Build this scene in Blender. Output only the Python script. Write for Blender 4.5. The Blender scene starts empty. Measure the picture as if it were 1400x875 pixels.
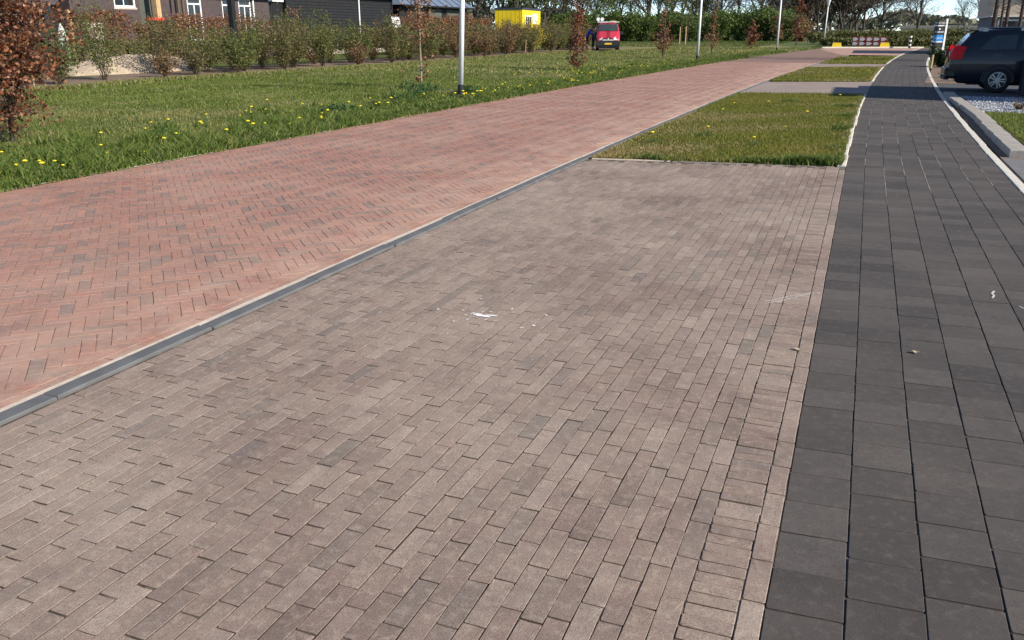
import bpy, math, random
import numpy as np
from math import radians as rad, sin, cos, tan, pi, atan2, hypot, sqrt, exp

# ------------------------------------------------------------------ scene, camera, light
S = bpy.context.scene
COL = S.collection
RNG = np.random.default_rng(7)
random.seed(7)
CAM_H = 1.545
PITCH, YAW, LENS = 0.33188, 0.38336, 29.571
cam_d = bpy.data.cameras.new('camera'); cam = bpy.data.objects.new('camera', cam_d); COL.objects.link(cam)
cam.location = (0, 0, CAM_H); cam.rotation_euler = (pi/2 - PITCH, 0, YAW)
cam_d.sensor_width = 36; cam_d.lens = LENS; cam_d.clip_start = 0.05; cam_d.clip_end = 6000
S.camera = cam

SUN_AZ = (0.98, -0.20); SUN_EL = rad(31)
W = bpy.data.worlds.new('World'); S.world = W; W.use_nodes = True
wn = W.node_tree.nodes; wl = W.node_tree.links
sky = wn.new('ShaderNodeTexSky'); sky.sky_type = 'NISHITA'; sky.sun_disc = False
sky.sun_elevation = SUN_EL; sky.sun_rotation = atan2(SUN_AZ[0], SUN_AZ[1])
sky.air_density = 0.5; sky.dust_density = 0.0; sky.ozone_density = 1.0
wl.new(sky.outputs[0], wn['Background'].inputs[0]); wn['Background'].inputs[1].default_value = 0.15
sun_d = bpy.data.lights.new('sun', 'SUN'); sun_d.energy = 5.0; sun_d.angle = rad(0.53); sun_d.color = (1.0, 0.93, 0.81)
sun = bpy.data.objects.new('sun', sun_d); COL.objects.link(sun)
sun.rotation_euler = (pi/2 - SUN_EL, 0, atan2(SUN_AZ[1], SUN_AZ[0]) + pi/2)
S.view_settings.view_transform = 'Standard'; S.view_settings.look = 'None'
S.view_settings.exposure = 0.42; S.view_settings.gamma = 1.0
S.render.engine = 'CYCLES'

CF = np.array([-sin(YAW)*cos(PITCH), cos(YAW)*cos(PITCH), -sin(PITCH)])
CR = np.array([cos(YAW), sin(YAW), 0.0]); CU = np.cross(CR, CF)
def in_view(P):                      # visible share test used to choose which pieces are built singly
    P = np.asarray(P, float) - [0, 0, CAM_H]; z = P @ CF
    x = (P @ CR)/np.maximum(z, 1e-3)*1150; y = (P @ CU)/np.maximum(z, 1e-3)*1150
    return (z > 0.2) & (abs(x) < 715) & (abs(y) < 452), z

# ------------------------------------------------------------------ helpers
def link(o, parent=None):
    COL.objects.link(o)
    if parent is not None: o.parent = parent
    return o

def mesh_data(name, V, F, mat=None, rnd=None, smooth=False):
    me = bpy.data.meshes.new(name)
    V = np.asarray(V, np.float32)
    if isinstance(F, np.ndarray) and F.ndim == 2:
        k = F.shape[1]; n = len(F)
        me.vertices.add(len(V)); me.vertices.foreach_set('co', V.ravel())
        me.loops.add(n*k); me.loops.foreach_set('vertex_index', F.astype(np.int32).ravel())
        me.polygons.add(n)
        me.polygons.foreach_set('loop_start', np.arange(0, n*k, k, dtype=np.int32))
        me.update(calc_edges=True)
    else:
        me.from_pydata([tuple(map(float, v)) for v in V], [], [tuple(int(i) for i in f) for f in F]); me.update()
    if rnd is not None:
        a = me.attributes.new('rnd', 'FLOAT', 'FACE'); a.data.foreach_set('value', np.asarray(rnd, np.float32))
    me.polygons.foreach_set('use_smooth', np.full(len(me.polygons), bool(smooth)))
    if mat: me.materials.append(mat)
    return me

def mk(name, V, F, mat=None, parent=None, rnd=None, smooth=False, loc=None):
    o = bpy.data.objects.new(name, mesh_data(name, V, F, mat, rnd, smooth))
    if loc is not None: o.location = loc
    return link(o, parent)

def tag(o, label=None, cat=None, group=None, kind=None):
    if label: o['label'] = label
    if cat: o['category'] = cat
    if group: o['group'] = group
    if kind: o['kind'] = kind
    return o

def empty(name, loc=(0, 0, 0), rz=0.0, label=None, cat=None, group=None):
    o = bpy.data.objects.new(name, None); o.location = loc; o.rotation_euler = (0, 0, rz)
    o.empty_display_size = 0.1
    return tag(link(o), label, cat, group)

def dup(root, loc, rz=0.0, label=None, sc=None):
    r = root.copy(); COL.objects.link(r); r.location = loc; r.rotation_euler = (root.rotation_euler[0], root.rotation_euler[1], rz)
    if sc: r.scale = (sc, sc, sc) if np.isscalar(sc) else sc
    if label: r['label'] = label
    for ch in list(root.children):
        c = ch.copy(); COL.objects.link(c); c.parent = r
        for g in list(ch.children):
            d = g.copy(); COL.objects.link(d); d.parent = c
    return r

class MB:
    def __init__(s): s.v = []; s.f = []
    def add(s, V, F):
        b = len(s.v); s.v += [tuple(map(float, p)) for p in V]; s.f += [tuple(int(i)+b for i in f) for f in F]; return s
    def box(s, x0, x1, y0, y1, z0, z1, c=0.0):
        if c <= 0:
            V = [(x, y, z) for z in (z0, z1) for x, y in ((x0, y0), (x1, y0), (x1, y1), (x0, y1))]
            return s.add(V, [(3, 2, 1, 0), (4, 5, 6, 7), (0, 1, 5, 4), (1, 2, 6, 5), (2, 3, 7, 6), (3, 0, 4, 7)])
        V = []
        for z, i in ((z0, c), (z0+c, 0), (z1-c, 0), (z1, c)):
            V += [(x0+i+(0 if i else 0), y0+i, z), (x1-i, y0+i, z), (x1-i, y1-i, z), (x0+i, y1-i, z)]
        F = [(3, 2, 1, 0), (12, 13, 14, 15)]
        for k in range(3):
            for j in range(4):
                a, b = k*4+j, k*4+(j+1) % 4; F.append((a, b, b+4, a+4))
        return s.add(V, F)
    def tube(s, p0, p1, r0, r1=None, n=10, caps=True):
        r1 = r0 if r1 is None else r1
        p0 = np.array(p0, float); p1 = np.array(p1, float); d = p1-p0; d /= np.linalg.norm(d)
        a = np.cross(d, (0, 0, 1) if abs(d[2]) < .9 else (1, 0, 0)); a /= np.linalg.norm(a); b = np.cross(d, a)
        V = []
        for p, r in ((p0, r0), (p1, r1)):
            V += [p+r*(cos(t)*a+sin(t)*b) for t in np.arange(n)*2*pi/n]
        F = [(j, (j+1) % n, n+(j+1) % n, n+j) for j in range(n)]
        if caps: F += [tuple(range(n))[::-1], tuple(range(n, 2*n))]
        return s.add(V, F)
    def prism(s, poly, a, b, axis='y'):   # polygon extruded along an axis
        n = len(poly); V = []
        for t in (a, b):
            for p, q in poly: V.append({'y': (p, t, q), 'x': (t, p, q), 'z': (p, q, t)}[axis])
        return s.add(V, [tuple(range(n)), tuple(range(n, 2*n))[::-1]] + [(j, n+j, n+(j+1) % n, (j+1) % n) for j in range(n)])
    def lathe(s, prof, c=(0, 0), n=16):
        V = []; m = len(prof)
        for r, z in prof: V += [(c[0]+r*cos(t), c[1]+r*sin(t), z) for t in np.arange(n)*2*pi/n]
        F = [(k*n+j, k*n+(j+1) % n, (k+1)*n+(j+1) % n, (k+1)*n+j) for k in range(m-1) for j in range(n)]
        return s.add(V, F + [tuple(range(n))[::-1], tuple(range((m-1)*n, m*n))])
    def ball(s, c, r, n=10, m=7):
        V = []; r = (r, r, r) if np.isscalar(r) else r
        for i in range(m+1):
            th = pi*i/m
            V += [(c[0]+r[0]*sin(th)*cos(t), c[1]+r[1]*sin(th)*sin(t), c[2]+r[2]*cos(th)) for t in np.arange(n)*2*pi/n]
        return s.add(V, [(i*n+j, (i+1)*n+j, (i+1)*n+(j+1) % n, i*n+(j+1) % n) for i in range(m) for j in range(n)])
    def build(s, name, mat, parent=None, smooth=False, rnd=None, loc=None):
        return mk(name, s.v, s.f, mat, parent, rnd, smooth, loc)

def tubes(P0, P1, R0, R1, n=4):
    P0, P1 = np.asarray(P0, float), np.asarray(P1, float); d = P1-P0
    d /= np.maximum(np.linalg.norm(d, axis=1, keepdims=True), 1e-9)
    ref = np.where(abs(d[:, 2:3]) < .9, [[0, 0, 1.]], [[1., 0, 0]])
    a = np.cross(d, ref); a /= np.linalg.norm(a, axis=1, keepdims=True); b = np.cross(d, a)
    t = np.arange(n)*2*pi/n
    ring = cos(0)*0 + (np.cos(t)[None, :, None]*a[:, None] + np.sin(t)[None, :, None]*b[:, None])
    A = P0[:, None]+ring*np.asarray(R0)[:, None, None]; B = P1[:, None]+ring*np.asarray(R1)[:, None, None]
    V = np.concatenate([A, B], 1).reshape(-1, 3)
    j = np.arange(n); f = np.stack([j, (j+1) % n, n+(j+1) % n, n+j], 1)
    F = (np.arange(len(P0))[:, None, None]*2*n + f[None]).reshape(-1, 4)
    return V, F

def leaf_quads(C, size, rng, flat=0.35, ratio=0.6, rise=None):
    n = len(C); C = np.asarray(C)
    u = rng.normal(size=(n, 3)); u[:, 2] *= 0.8; u /= np.linalg.norm(u, axis=1, keepdims=True)
    w = rng.normal(size=(n, 3)); w[:, 2] += 0; v = np.cross(u, w); v /= np.maximum(np.linalg.norm(v, axis=1, keepdims=True), 1e-9)
    s = (np.asarray(size)*(0.65+0.7*rng.random(n)))[:, None]
    nrm = np.cross(u, v)
    V = np.stack([C-u*s*.5, C+v*s*.5*ratio+nrm*s*.06, C+u*s*.5, C-v*s*.5*ratio+nrm*s*.06], 1).reshape(-1, 3)
    F = np.arange(4*n).reshape(n, 4)
    return V, F, rng.random(n)

def smooth_noise(P, rng, k=8, scale=1.0):          # cheap value field: sum of random sines
    P = np.asarray(P); out = np.zeros(len(P))
    for _ in range(k):
        d = rng.normal(size=P.shape[1])/scale; out += np.sin(P @ d + rng.random()*6.28)
    return out/sqrt(k)

# ------------------------------------------------------------------ materials
def new_mat(name):
    m = bpy.data.materials.new(name); m.use_nodes = True
    return m, m.node_tree.nodes, m.node_tree.links, m.node_tree.nodes['Principled BSDF']

def rgba(c): return (c[0], c[1], c[2], 1.0)

def ramp(nodes, stops):
    r = nodes.new('ShaderNodeValToRGB'); e = r.color_ramp.elements
    while len(e) < len(stops): e.new(0.5)
    for k, (p, c) in enumerate(stops): e[k].position = p; e[k].color = rgba(c)
    return r

def noise(nodes, links, vec, scale, detail=3.0, rough=0.55):
    n = nodes.new('ShaderNodeTexNoise'); n.inputs['Scale'].default_value = scale
    n.inputs['Detail'].default_value = detail; n.inputs['Roughness'].default_value = rough
    links.new(vec, n.inputs['Vector']); return n.outputs['Fac']

def mixc(nodes, links, fac, a, b, mode='MIX'):
    m = nodes.new('ShaderNodeMix'); m.data_type = 'RGBA'; m.blend_type = mode
    for s, v in ((0, fac), (6, a), (7, b)):
        if hasattr(v, 'is_linked') or hasattr(v, 'links'): links.new(v, m.inputs[s])
        else: m.inputs[s].default_value = v if s == 0 else rgba(v)
    return m.outputs[2]

def math_n(nodes, links, op, a, b=None, clamp=False):
    m = nodes.new('ShaderNodeMath'); m.operation = op; m.use_clamp = clamp
    for i, v in enumerate((a, b)):
        if v is None: continue
        if hasattr(v, 'links'): links.new(v, m.inputs[i])
        else: m.inputs[i].default_value = v
    return m.outputs[0]

def maprange(nodes, links, v, a, b, c=0.0, d=1.0):
    m = nodes.new('ShaderNodeMapRange'); m.clamp = True
    links.new(v, m.inputs[0])
    for i, x in enumerate((a, b, c, d)): m.inputs[i+1].default_value = x
    return m.outputs[0]

def piece_random(nodes, links):                    # per-face attribute plus per-object random, wrapped
    at = nodes.new('ShaderNodeAttribute'); at.attribute_name = 'rnd'
    oi = nodes.new('ShaderNodeObjectInfo')
    return math_n(nodes, links, 'FRACT', math_n(nodes, links, 'ADD', at.outputs['Fac'], oi.outputs['Random']))

def bump(nodes, links, bsdf, height, strength=0.3, dist=0.005):
    b = nodes.new('ShaderNodeBump'); b.inputs['Strength'].default_value = strength; b.inputs['Distance'].default_value = dist
    links.new(height, b.inputs['Height']); links.new(b.outputs[0], bsdf.inputs['Normal'])

def plain(name, c, rough=0.6, var=0.12, scale=6.0, metal=0.0, bmp=0.0, coat=0.0, spec=None):
    m, n, l, b = new_mat(name)
    pos = n.new('ShaderNodeTexCoord').outputs['Object']
    f = noise(n, l, pos, scale, 4)
    lo = tuple(x*(1-var) for x in c); hi = tuple(min(1, x*(1+var)) for x in c)
    r = ramp(n, [(0.3, lo), (0.7, hi)]); l.new(f, r.inputs[0]); l.new(r.outputs[0], b.inputs['Base Color'])
    b.inputs['Roughness'].default_value = rough; b.inputs['Metallic'].default_value = metal
    if coat: b.inputs['Coat Weight'].default_value = coat; b.inputs['Coat Roughness'].default_value = 0.04
    if spec is not None: b.inputs['Specular IOR Level'].default_value = spec
    if bmp: bump(n, l, b, noise(n, l, pos, scale*8, 3), bmp, 0.004)
    return m

def paver(name, stops, grime, dust, dust_amt=(0.5, 0.75), grain=260.0, rough=0.85, patch=0.5, bmp=0.35, cont=0.10, kerb_dust=False):
    m, n, l, b = new_mat(name)
    pos = n.new('ShaderNodeNewGeometry').outputs['Position']
    r = ramp(n, stops); l.new(piece_random(n, l), r.inputs[0])
    big = noise(n, l, pos, 0.9, 5, 0.6); mid = noise(n, l, pos, 7.0, 4, 0.65); fine = noise(n, l, pos, grain, 2, 0.6)
    c = mixc(n, l, maprange(n, l, mid, 0.42, 0.72, 0, patch), r.outputs[0], grime)
    c = mixc(n, l, maprange(n, l, big, dust_amt[0], dust_amt[1], 0, 0.42), c, dust)
    mid2 = noise(n, l, pos, 26.0, 3, 0.6)
    c = mixc(n, l, maprange(n, l, mid2, 0.50, 0.75, 0, 0.42), c, dust)
    mid3 = noise(n, l, pos, 85.0, 3, 0.7)
    c = mixc(n, l, maprange(n, l, mid3, 0.50, 0.72, 0, 0.55), c, grime)
    if kerb_dust:
        sx = n.new('ShaderNodeSeparateXYZ'); l.new(pos, sx.inputs[0])
        band = math_n(n, l, 'MULTIPLY', maprange(n, l, sx.outputs[0], -4.6, -3.3), maprange(n, l, noise(n, l, pos, 2.2, 5, .65), .36, .66, 0, .8))
        c = mixc(n, l, band, c, dust)
    v = maprange(n, l, fine, 0.25, 0.75, 1-cont*2, 1+cont*2)
    hs = n.new('ShaderNodeHueSaturation'); l.new(c, hs.inputs['Color']); l.new(v, hs.inputs['Value'])
    l.new(hs.outputs[0], b.inputs['Base Color']); b.inputs['Roughness'].default_value = rough
    b.inputs['Specular IOR Level'].default_value = 0.3
    bump(n, l, b, fine, bmp, 0.003)
    return m

def leafmat(name, stops, trans=0.35, rough=0.55):
    m, n, l, b = new_mat(name)
    r = ramp(n, stops); l.new(piece_random(n, l), r.inputs[0])
    l.new(r.outputs[0], b.inputs['Base Color']); b.inputs['Roughness'].default_value = rough
    b.inputs['Specular IOR Level'].default_value = 0.3
    t = n.new('ShaderNodeBsdfTranslucent'); l.new(r.outputs[0], t.inputs[0])
    mx = n.new('ShaderNodeMixShader'); mx.inputs[0].default_value = trans
    l.new(b.outputs[0], mx.inputs[1]); l.new(t.outputs[0], mx.inputs[2])
    l.new(mx.outputs[0], n['Material Output'].inputs[0])
    return m

def groundmat(name, cols, scales=(0.35, 3.0, 40.0), rough=0.95, bmp=0.6, bd=0.02):
    m, n, l, b = new_mat(name)
    pos = n.new('ShaderNodeNewGeometry').outputs['Position']
    f1 = noise(n, l, pos, scales[0], 5, .6); f2 = noise(n, l, pos, scales[1], 4, .6); f3 = noise(n, l, pos, scales[2], 3, .6)
    r = ramp(n, [(0.35, cols[0]), (0.65, cols[1])]); l.new(f1, r.inputs[0])
    c = mixc(n, l, maprange(n, l, f2, .45, .75, 0, .7), r.outputs[0], cols[2])
    c = mixc(n, l, maprange(n, l, f3, .4, .75, 0, .6), c, cols[3])
    l.new(c, b.inputs['Base Color']); b.inputs['Roughness'].default_value = rough
    b.inputs['Specular IOR Level'].default_value = 0.15
    bump(n, l, b, f3, bmp, bd)
    return m

M = {}
M['bay'] = paver('bay_brick', [(0, (.190, .132, .108)), (.25, (.275, .198, .160)), (.5, (.235, .160, .130)), (.72, (.325, .245, .200)), (.88, (.255, .175, .138)), (1, (.170, .135, .118))],
                 (.135, .106, .090), (.50, .405, .315), (0.36, 0.68), patch=.58, cont=.22)
M['road'] = paver('road_brick', [(0, (.335, .152, .108)), (.25, (.41, .194, .138)), (.50, (.33, .157, .118)), (.70, (.37, .20, .155)), (.84, (.285, .155, .124)), (.93, (.235, .155, .128)), (1, (.185, .145, .128))],
                  (.215, .142, .112), (.55, .37, .275), (0.40, 0.74), patch=.7, cont=.11, kerb_dust=True)
M['tile'] = paver('path_tile', [(0, (.058, .050, .046)), (.5, (.082, .071, .064)), (1, (.104, .090, .080))],
                  (.056, .048, .043), (.16, .132, .108), (0.42, 0.75), patch=.5, cont=.10)
M['far_road'] = M['road']
M['joint'] = groundmat('joint_sand', [(.10, .075, .058), (.08, .060, .048), (.48, .39, .29), (.05, .040, .033)], (1.2, 9.0, 30.0), bmp=.4, bd=.004)
M['joint_road'] = groundmat('joint_road_sand', [(.26, .16, .125), (.21, .13, .10), (.50, .38, .30), (.12, .075, .06)], (1.2, 9.0, 30.0), bmp=.4, bd=.004)
M['joint_dark'] = groundmat('joint_dark', [(.030, .027, .025), (.05, .042, .036), (.52, .43, .33), (.02, .018, .016)], (.5, 1.6, 40.0), bmp=.4, bd=.004)
M['joint_pale'] = groundmat('joint_pale_sand', [(.50, .44, .36), (.16, .135, .11), (.58, .51, .42), (.10, .085, .07)], (.9, 2.0, 30.0), bmp=.4, bd=.004)
M['flank_road'] = plain('joint_red_dirt_shade', (.19, .115, .085), .95, .3, 20)  # joint soil tones, also kept dark to put shade on sunlit sides
M['flank_tile'] = plain('joint_grey_dirt_shade', (.055, .048, .042), .95, .3, 20)
M['flank'] = groundmat('joint_dirt_shade', [(.115, .086, .068), (.09, .068, .054), (.20, .155, .12), (.06, .047, .038)], (2.0, 9.0, 40.0), bmp=.2, bd=.003)
M['leaflitter'] = plain('dry_leaf_litter', (.42, .33, .22), .9, .25, 60)
M['kerb'] = plain('kerb_concrete', (.122, .122, .122), .85, .22, 5, bmp=.3)
M['white_edge'] = plain('pale_concrete', (.62, .575, .49), .9, .2, 9, bmp=.4)
M['sand'] = plain('pale_sand', (.60, .50, .40), .95, .2, 14, bmp=.4)
M['block'] = plain('edging_concrete', (.34, .305, .265), .9, .18, 9, bmp=.4)
M['slab'] = plain('grey_slab', (.17, .165, .16), .9, .15, 9, bmp=.3)
M['drive'] = plain('driveway', (.075, .072, .075), .9, .15, 4, bmp=.3)
M['crossing'] = paver('crossing_brick', [(0, (.27, .205, .175)), (1, (.30, .23, .195))], (.22, .17, .15), (.42, .34, .28), (.4, .75), patch=.5)
M['verge'] = groundmat('verge_soil', [(.08, .105, .022), (.12, .145, .036), (.22, .19, .08), (.05, .07, .016)])
M['island'] = groundmat('island_soil', [(.070, .085, .016), (.10, .098, .024), (.17, .125, .05), (.05, .065, .012)], (.6, 3.5, 50))
M['field'] = groundmat('far_field', [(.085, .115, .032), (.12, .135, .045), (.22, .20, .085), (.07, .095, .025)], (.05, .4, 3.0), bmp=.2)
M['dry'] = groundmat('dry_grass', [(.24, .205, .095), (.19, .18, .07), (.12, .14, .04), (.27, .23, .12)], (.12, .9, 6.0), bmp=.3)
M['bed'] = groundmat('bed_soil', [(.22, .155, .112), (.26, .185, .135), (.32, .24, .175), (.12, .08, .056)], (.6, 4.0, 25.0), bmp=.8)
M['chips'] = groundmat('pale_chips', [(.48, .38, .28), (.42, .33, .24), (.56, .47, .36), (.24, .17, .11)], (1, 4, 14), bmp=.8)

M['grass'] = leafmat('grass_blade', [(0, (.070, .115, .018)), (.3, (.145, .198, .032)), (.6, (.225, .262, .056)), (.82, (.33, .30, .11)), (1, (.46, .40, .20))], .45)
M['lush'] = leafmat('lush_grass', [(0, (.036, .082, .014)), (.4, (.098, .165, .028)), (.8, (.20, .25, .052)), (1, (.34, .32, .12))], .45)
M['isle'] = leafmat('island_grass', [(0, (.115, .145, .016)), (.35, (.19, .205, .026)), (.65, (.27, .24, .048)), (.85, (.38, .285, .12)), (1, (.50, .38, .19))], .4)
M['far_grass'] = leafmat('far_grass', [(0, (.07, .115, .022)), (.5, (.11, .15, .035)), (.8, (.19, .185, .07)), (1, (.27, .235, .11))], .4)
M['weed'] = leafmat('weed_leaf', [(0, (.030, .070, .020)), (.6, (.06, .12, .032)), (1, (.10, .16, .05))], .3)
M['yellow'] = plain('dandelion_yellow', (.85, .68, .02), .6, .08, 40)
M['white_flower'] = plain('daisy_white', (.85, .85, .82), .6, .05, 40)
M['beech'] = leafmat('beech_dead_leaf', [(0, (.085, .026, .014)), (.35, (.17, .052, .024)), (.7, (.28, .10, .045)), (.9, (.42, .20, .10)), (1, (.55, .33, .20))], .3, .4)
M['beech2'] = leafmat('beech_hedge_leaf', [(0, (.10, .042, .02)), (.4, (.21, .092, .042)), (.75, (.32, .155, .075)), (1, (.46, .27, .15))], .3, .45)
M['olive'] = leafmat('olive_leaf', [(0, (.055, .070, .022)), (.4, (.11, .122, .036)), (.7, (.18, .17, .055)), (.9, (.22, .145, .07)), (1, (.32, .23, .12))], .3)
M['fresh'] = leafmat('fresh_leaf', [(0, (.055, .085, .020)), (.4, (.11, .145, .032)), (.75, (.18, .20, .05)), (1, (.26, .24, .08))], .35)
M['russet'] = leafmat('russet_leaf', [(0, (.12, .060, .03)), (.4, (.23, .120, .055)), (.7, (.18, .15, .055)), (1, (.36, .22, .12))], .3)
M['darkgreen'] = leafmat('dark_leaf', [(0, (.016, .036, .012)), (.5, (.03, .062, .018)), (1, (.055, .095, .03))], .2, .35)
M['gold'] = leafmat('yellow_blossom', [(0, (.55, .40, .02)), (.6, (.80, .60, .03)), (1, (.42, .36, .06))], .3)
M['hawthorn'] = leafmat('hawthorn_leaf', [(0, (.040, .078, .016)), (.5, (.085, .135, .026)), (.85, (.14, .19, .04)), (1, (.19, .18, .07))], .35)
M['juniper'] = leafmat('juniper_leaf', [(0, (.045, .058, .020)), (.5, (.125, .130, .042)), (1, (.24, .22, .075))], .25)
M['bud'] = leafmat('tree_bud', [(0, (.10, .095, .055)), (.5, (.15, .15, .06)), (1, (.20, .21, .08))], .35)
M['budgreen'] = leafmat('tree_bud_green', [(0, (.06, .09, .03)), (.5, (.10, .135, .04)), (1, (.17, .19, .07))], .35)
M['budbrown'] = leafmat('tree_bud_brown', [(0, (.070, .050, .036)), (.5, (.11, .08, .056)), (1, (.15, .115, .08))], .25)
M['bark'] = plain('bark', (.066, .052, .042), .9, .3, 8, bmp=.6)
M['bark_pale'] = plain('bark_pale', (.26, .22, .16), .9, .25, 14, bmp=.5)
M['twig'] = plain('twig', (.12, .085, .058), .9, .25, 20)
M['twig_far'] = plain('twig_far', (.072, .060, .050), .9, .2, 3)
M['pine'] = plain('pine_bark', (.062, .042, .034), .9, .3, 5, bmp=.5)
M['far_leaf'] = leafmat('distant_wood_leaf', [(0, (.10, .105, .075)), (.5, (.14, .135, .095)), (1, (.17, .175, .115))], .2)

M['pole'] = plain('lamp_post_paint', (.80, .81, .82), .45, .06, 4)
M['black'] = plain('black_plastic', (.018, .018, .02), .55, .2, 6)
M['white'] = plain('white_paint', (.80, .80, .78), .5, .05, 6)
M['red'] = plain('signal_red', (.42, .030, .028), .5, .12, 5)
M['yellowp'] = plain('yellow_plastic', (.80, .56, .02), .55, .08, 4)
M['cabin'] = plain('cabin_yellow', (.82, .58, .01), .5, .06, 1.5)
M['darkblue'] = plain('dark_blue_trim', (.035, .04, .065), .5, .15, 3)
M['glass'] = plain('dark_glass', (.022, .028, .032), .06, .2, 1.0)
M['carglass'] = plain('car_glass', (.045, .055, .06), .05, .25, 1.0, spec=.6)
M['carpaint'] = plain('car_paint', (.009, .0125, .019), .32, .06, 1.0, coat=.4, spec=.35)
M['chrome'] = plain('alloy', (.30, .31, .32), .3, .06, 9, metal=.85)
M['rubber'] = plain('tyre_rubber', (.018, .018, .018), .9, .2, 20)
M['taillight'] = plain('taillight_red', (.68, .010, .016), .35, .1, 9, spec=.2)
M['lens'] = plain('clear_lens', (.72, .74, .75), .15, .06, 9)
M['vanred'] = plain('van_red', (.52, .035, .062), .35, .06, 1.0, coat=.5)
M['plate'] = plain('yellow_plate', (.80, .50, .03), .5, .05, 9)
M['blue_cloth'] = plain('blue_workwear', (.05, .10, .62), .85, .25, 9)
M['navy_cloth'] = plain('navy_workwear', (.014, .018, .06), .85, .25, 9)
M['skin'] = plain('skin', (.50, .30, .22), .6, .08, 9)
M['hair'] = plain('fair_hair', (.62, .48, .26), .7, .2, 30)
M['barn'] = plain('black_boards', (.0075, .0075, .0085), .75, .35, 3, bmp=.3)
M['wood'] = plain('light_wood', (.50, .345, .175), .75, .18, 5, bmp=.3)
M['grey_wood'] = plain('grey_green_panel', (.085, .095, .075), .8, .15, 3)
M['fascia'] = plain('slate_fascia', (.075, .085, .10), .6, .1, 3)
M['rooftile'] = plain('dark_roof', (.05, .05, .055), .8, .2, 3)
M['solar'] = plain('blue_grey_roof', (.15, .19, .25), .35, .12, 2)
M['tan'] = plain('tan_render', (.58, .46, .34), .85, .08, 1)
M['signblack'] = plain('sign_black', (.022, .02, .028), .5, .15, 5)
M['signblue'] = plain('sign_blue', (.03, .28, .62), .45, .06, 5)
M['stone'] = plain('pale_stone', (.50, .43, .36), .9, .2, 5, bmp=.5)
M['binred'] = plain('red_lid', (.55, .06, .03), .5, .1, 5)
M['bingreen'] = plain('dark_bin', (.028, .034, .03), .6, .15, 5)
M['chalk'] = plain('white_chalk', (.82, .80, .77), .95, .1, 60)
M['gravel'] = plain('gravel_grey', (.20, .21, .235), .8, .5, 35)
M['planter'] = plain('planter_dark', (.016, .020, .028), .6, .15, 4)
M['pot'] = plain('pale_cover', (.50, .52, .47), .8, .1, 8)
M['boxwall'] = plain('garage_brick', (.16, .11, .09), .9, .2, 6)

def brickwall(name, c1, c2, mortar):
    m, n, l, b = new_mat(name)
    tc = n.new('ShaderNodeTexCoord').outputs['Object']; mp = n.new('ShaderNodeMapping'); mp.inputs['Rotation'].default_value = (pi/2, 0, pi/2)
    sx = n.new('ShaderNodeSeparateXYZ'); l.new(tc, sx.inputs[0]); cb = n.new('ShaderNodeCombineXYZ')
    l.new(math_n(n, l, 'ADD', sx.outputs[0], sx.outputs[1]), cb.inputs[0]); l.new(sx.outputs[2], cb.inputs[1])
    bt = n.new('ShaderNodeTexBrick'); l.new(cb.outputs[0], bt.inputs['Vector'])
    bt.inputs['Scale'].default_value = 1; bt.inputs['Brick Width'].default_value = .22; bt.inputs['Row Height'].default_value = .065
    bt.inputs['Mortar Size'].default_value = .006; bt.inputs['Color1'].default_value = rgba(c1); bt.inputs['Color2'].default_value = rgba(c2); bt.inputs['Mortar'].default_value = rgba(mortar)
    f = noise(n, l, tc, 3.0, 4); c = mixc(n, l, maprange(n, l, f, .4, .7, 0, .5), bt.outputs[0], tuple(x*.7 for x in c1))
    l.new(c, b.inputs['Base Color']); b.inputs['Roughness'].default_value = .85
    return m
M['housebrick'] = brickwall('purple_brick', (.075, .052, .054), (.10, .068, .062), (.06, .054, .052))

# ------------------------------------------------------------------ ground and paving
def bend(Y):
    t = np.maximum(np.asarray(Y, float)-10, 0)
    return t*t*(.00075+.00045*np.exp(-t/15))
X_ROADL, X_KERB0, X_KERB1, X_PATH0, X_PATH1 = -7.95, -3.232, -3.14, -0.078, 1.602
SK = 0.064

def strip(name, x0, x1, y0, y1, z, mat, n=60, rough_l=0, rough_r=0, kind='structure', parent=None, slope0=0, slope1=0, thick=0):
    """a sheet between two lateral offsets that follows the bend of the street"""
    rng = np.random.default_rng(len(name)+int(abs(y0*10)))
    t = np.linspace(0, 1, n)
    V = []
    for k, (x, rg) in enumerate(((x0, rough_l), (x1, rough_r))):
        xx = x + (smooth_noise(t[:, None]*(y1-y0), rng, 8, .35)*rg if rg else 0)
        ya = y0+slope0*x; yb = y1+slope1*x; Y = ya+(yb-ya)*t
        V.append(np.stack([xx+bend(Y), Y, np.full(n, z)], 1))
    V = np.concatenate(V); i = np.arange(n-1)
    F = np.stack([i, n+i, n+i+1, i+1], 1)
    if thick:
        Vb = V.copy(); Vb[:, 2] -= thick; N = 2*n; V = np.concatenate([V, Vb])
        F = np.concatenate([F, np.stack([i+1, i+1+N, i+N, i], 1), np.stack([n+i, n+i+N, n+i+1+N, n+i+1], 1), [[0, N, n+N, n], [n-1, 2*n-1, 2*n-1+N, n-1+N]]])
    o = mk(name, V, F, mat, parent)
    if kind and parent is None: tag(o, kind=kind)
    return o

# far ground to the horizon
mk('ground', [(-2500, -300, -.12), (2500, -300, -.12), (2500, 3000, -.12), (-2500, 3000, -.12)], [(0, 1, 2, 3)], M['field'])['kind'] = 'structure'

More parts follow.
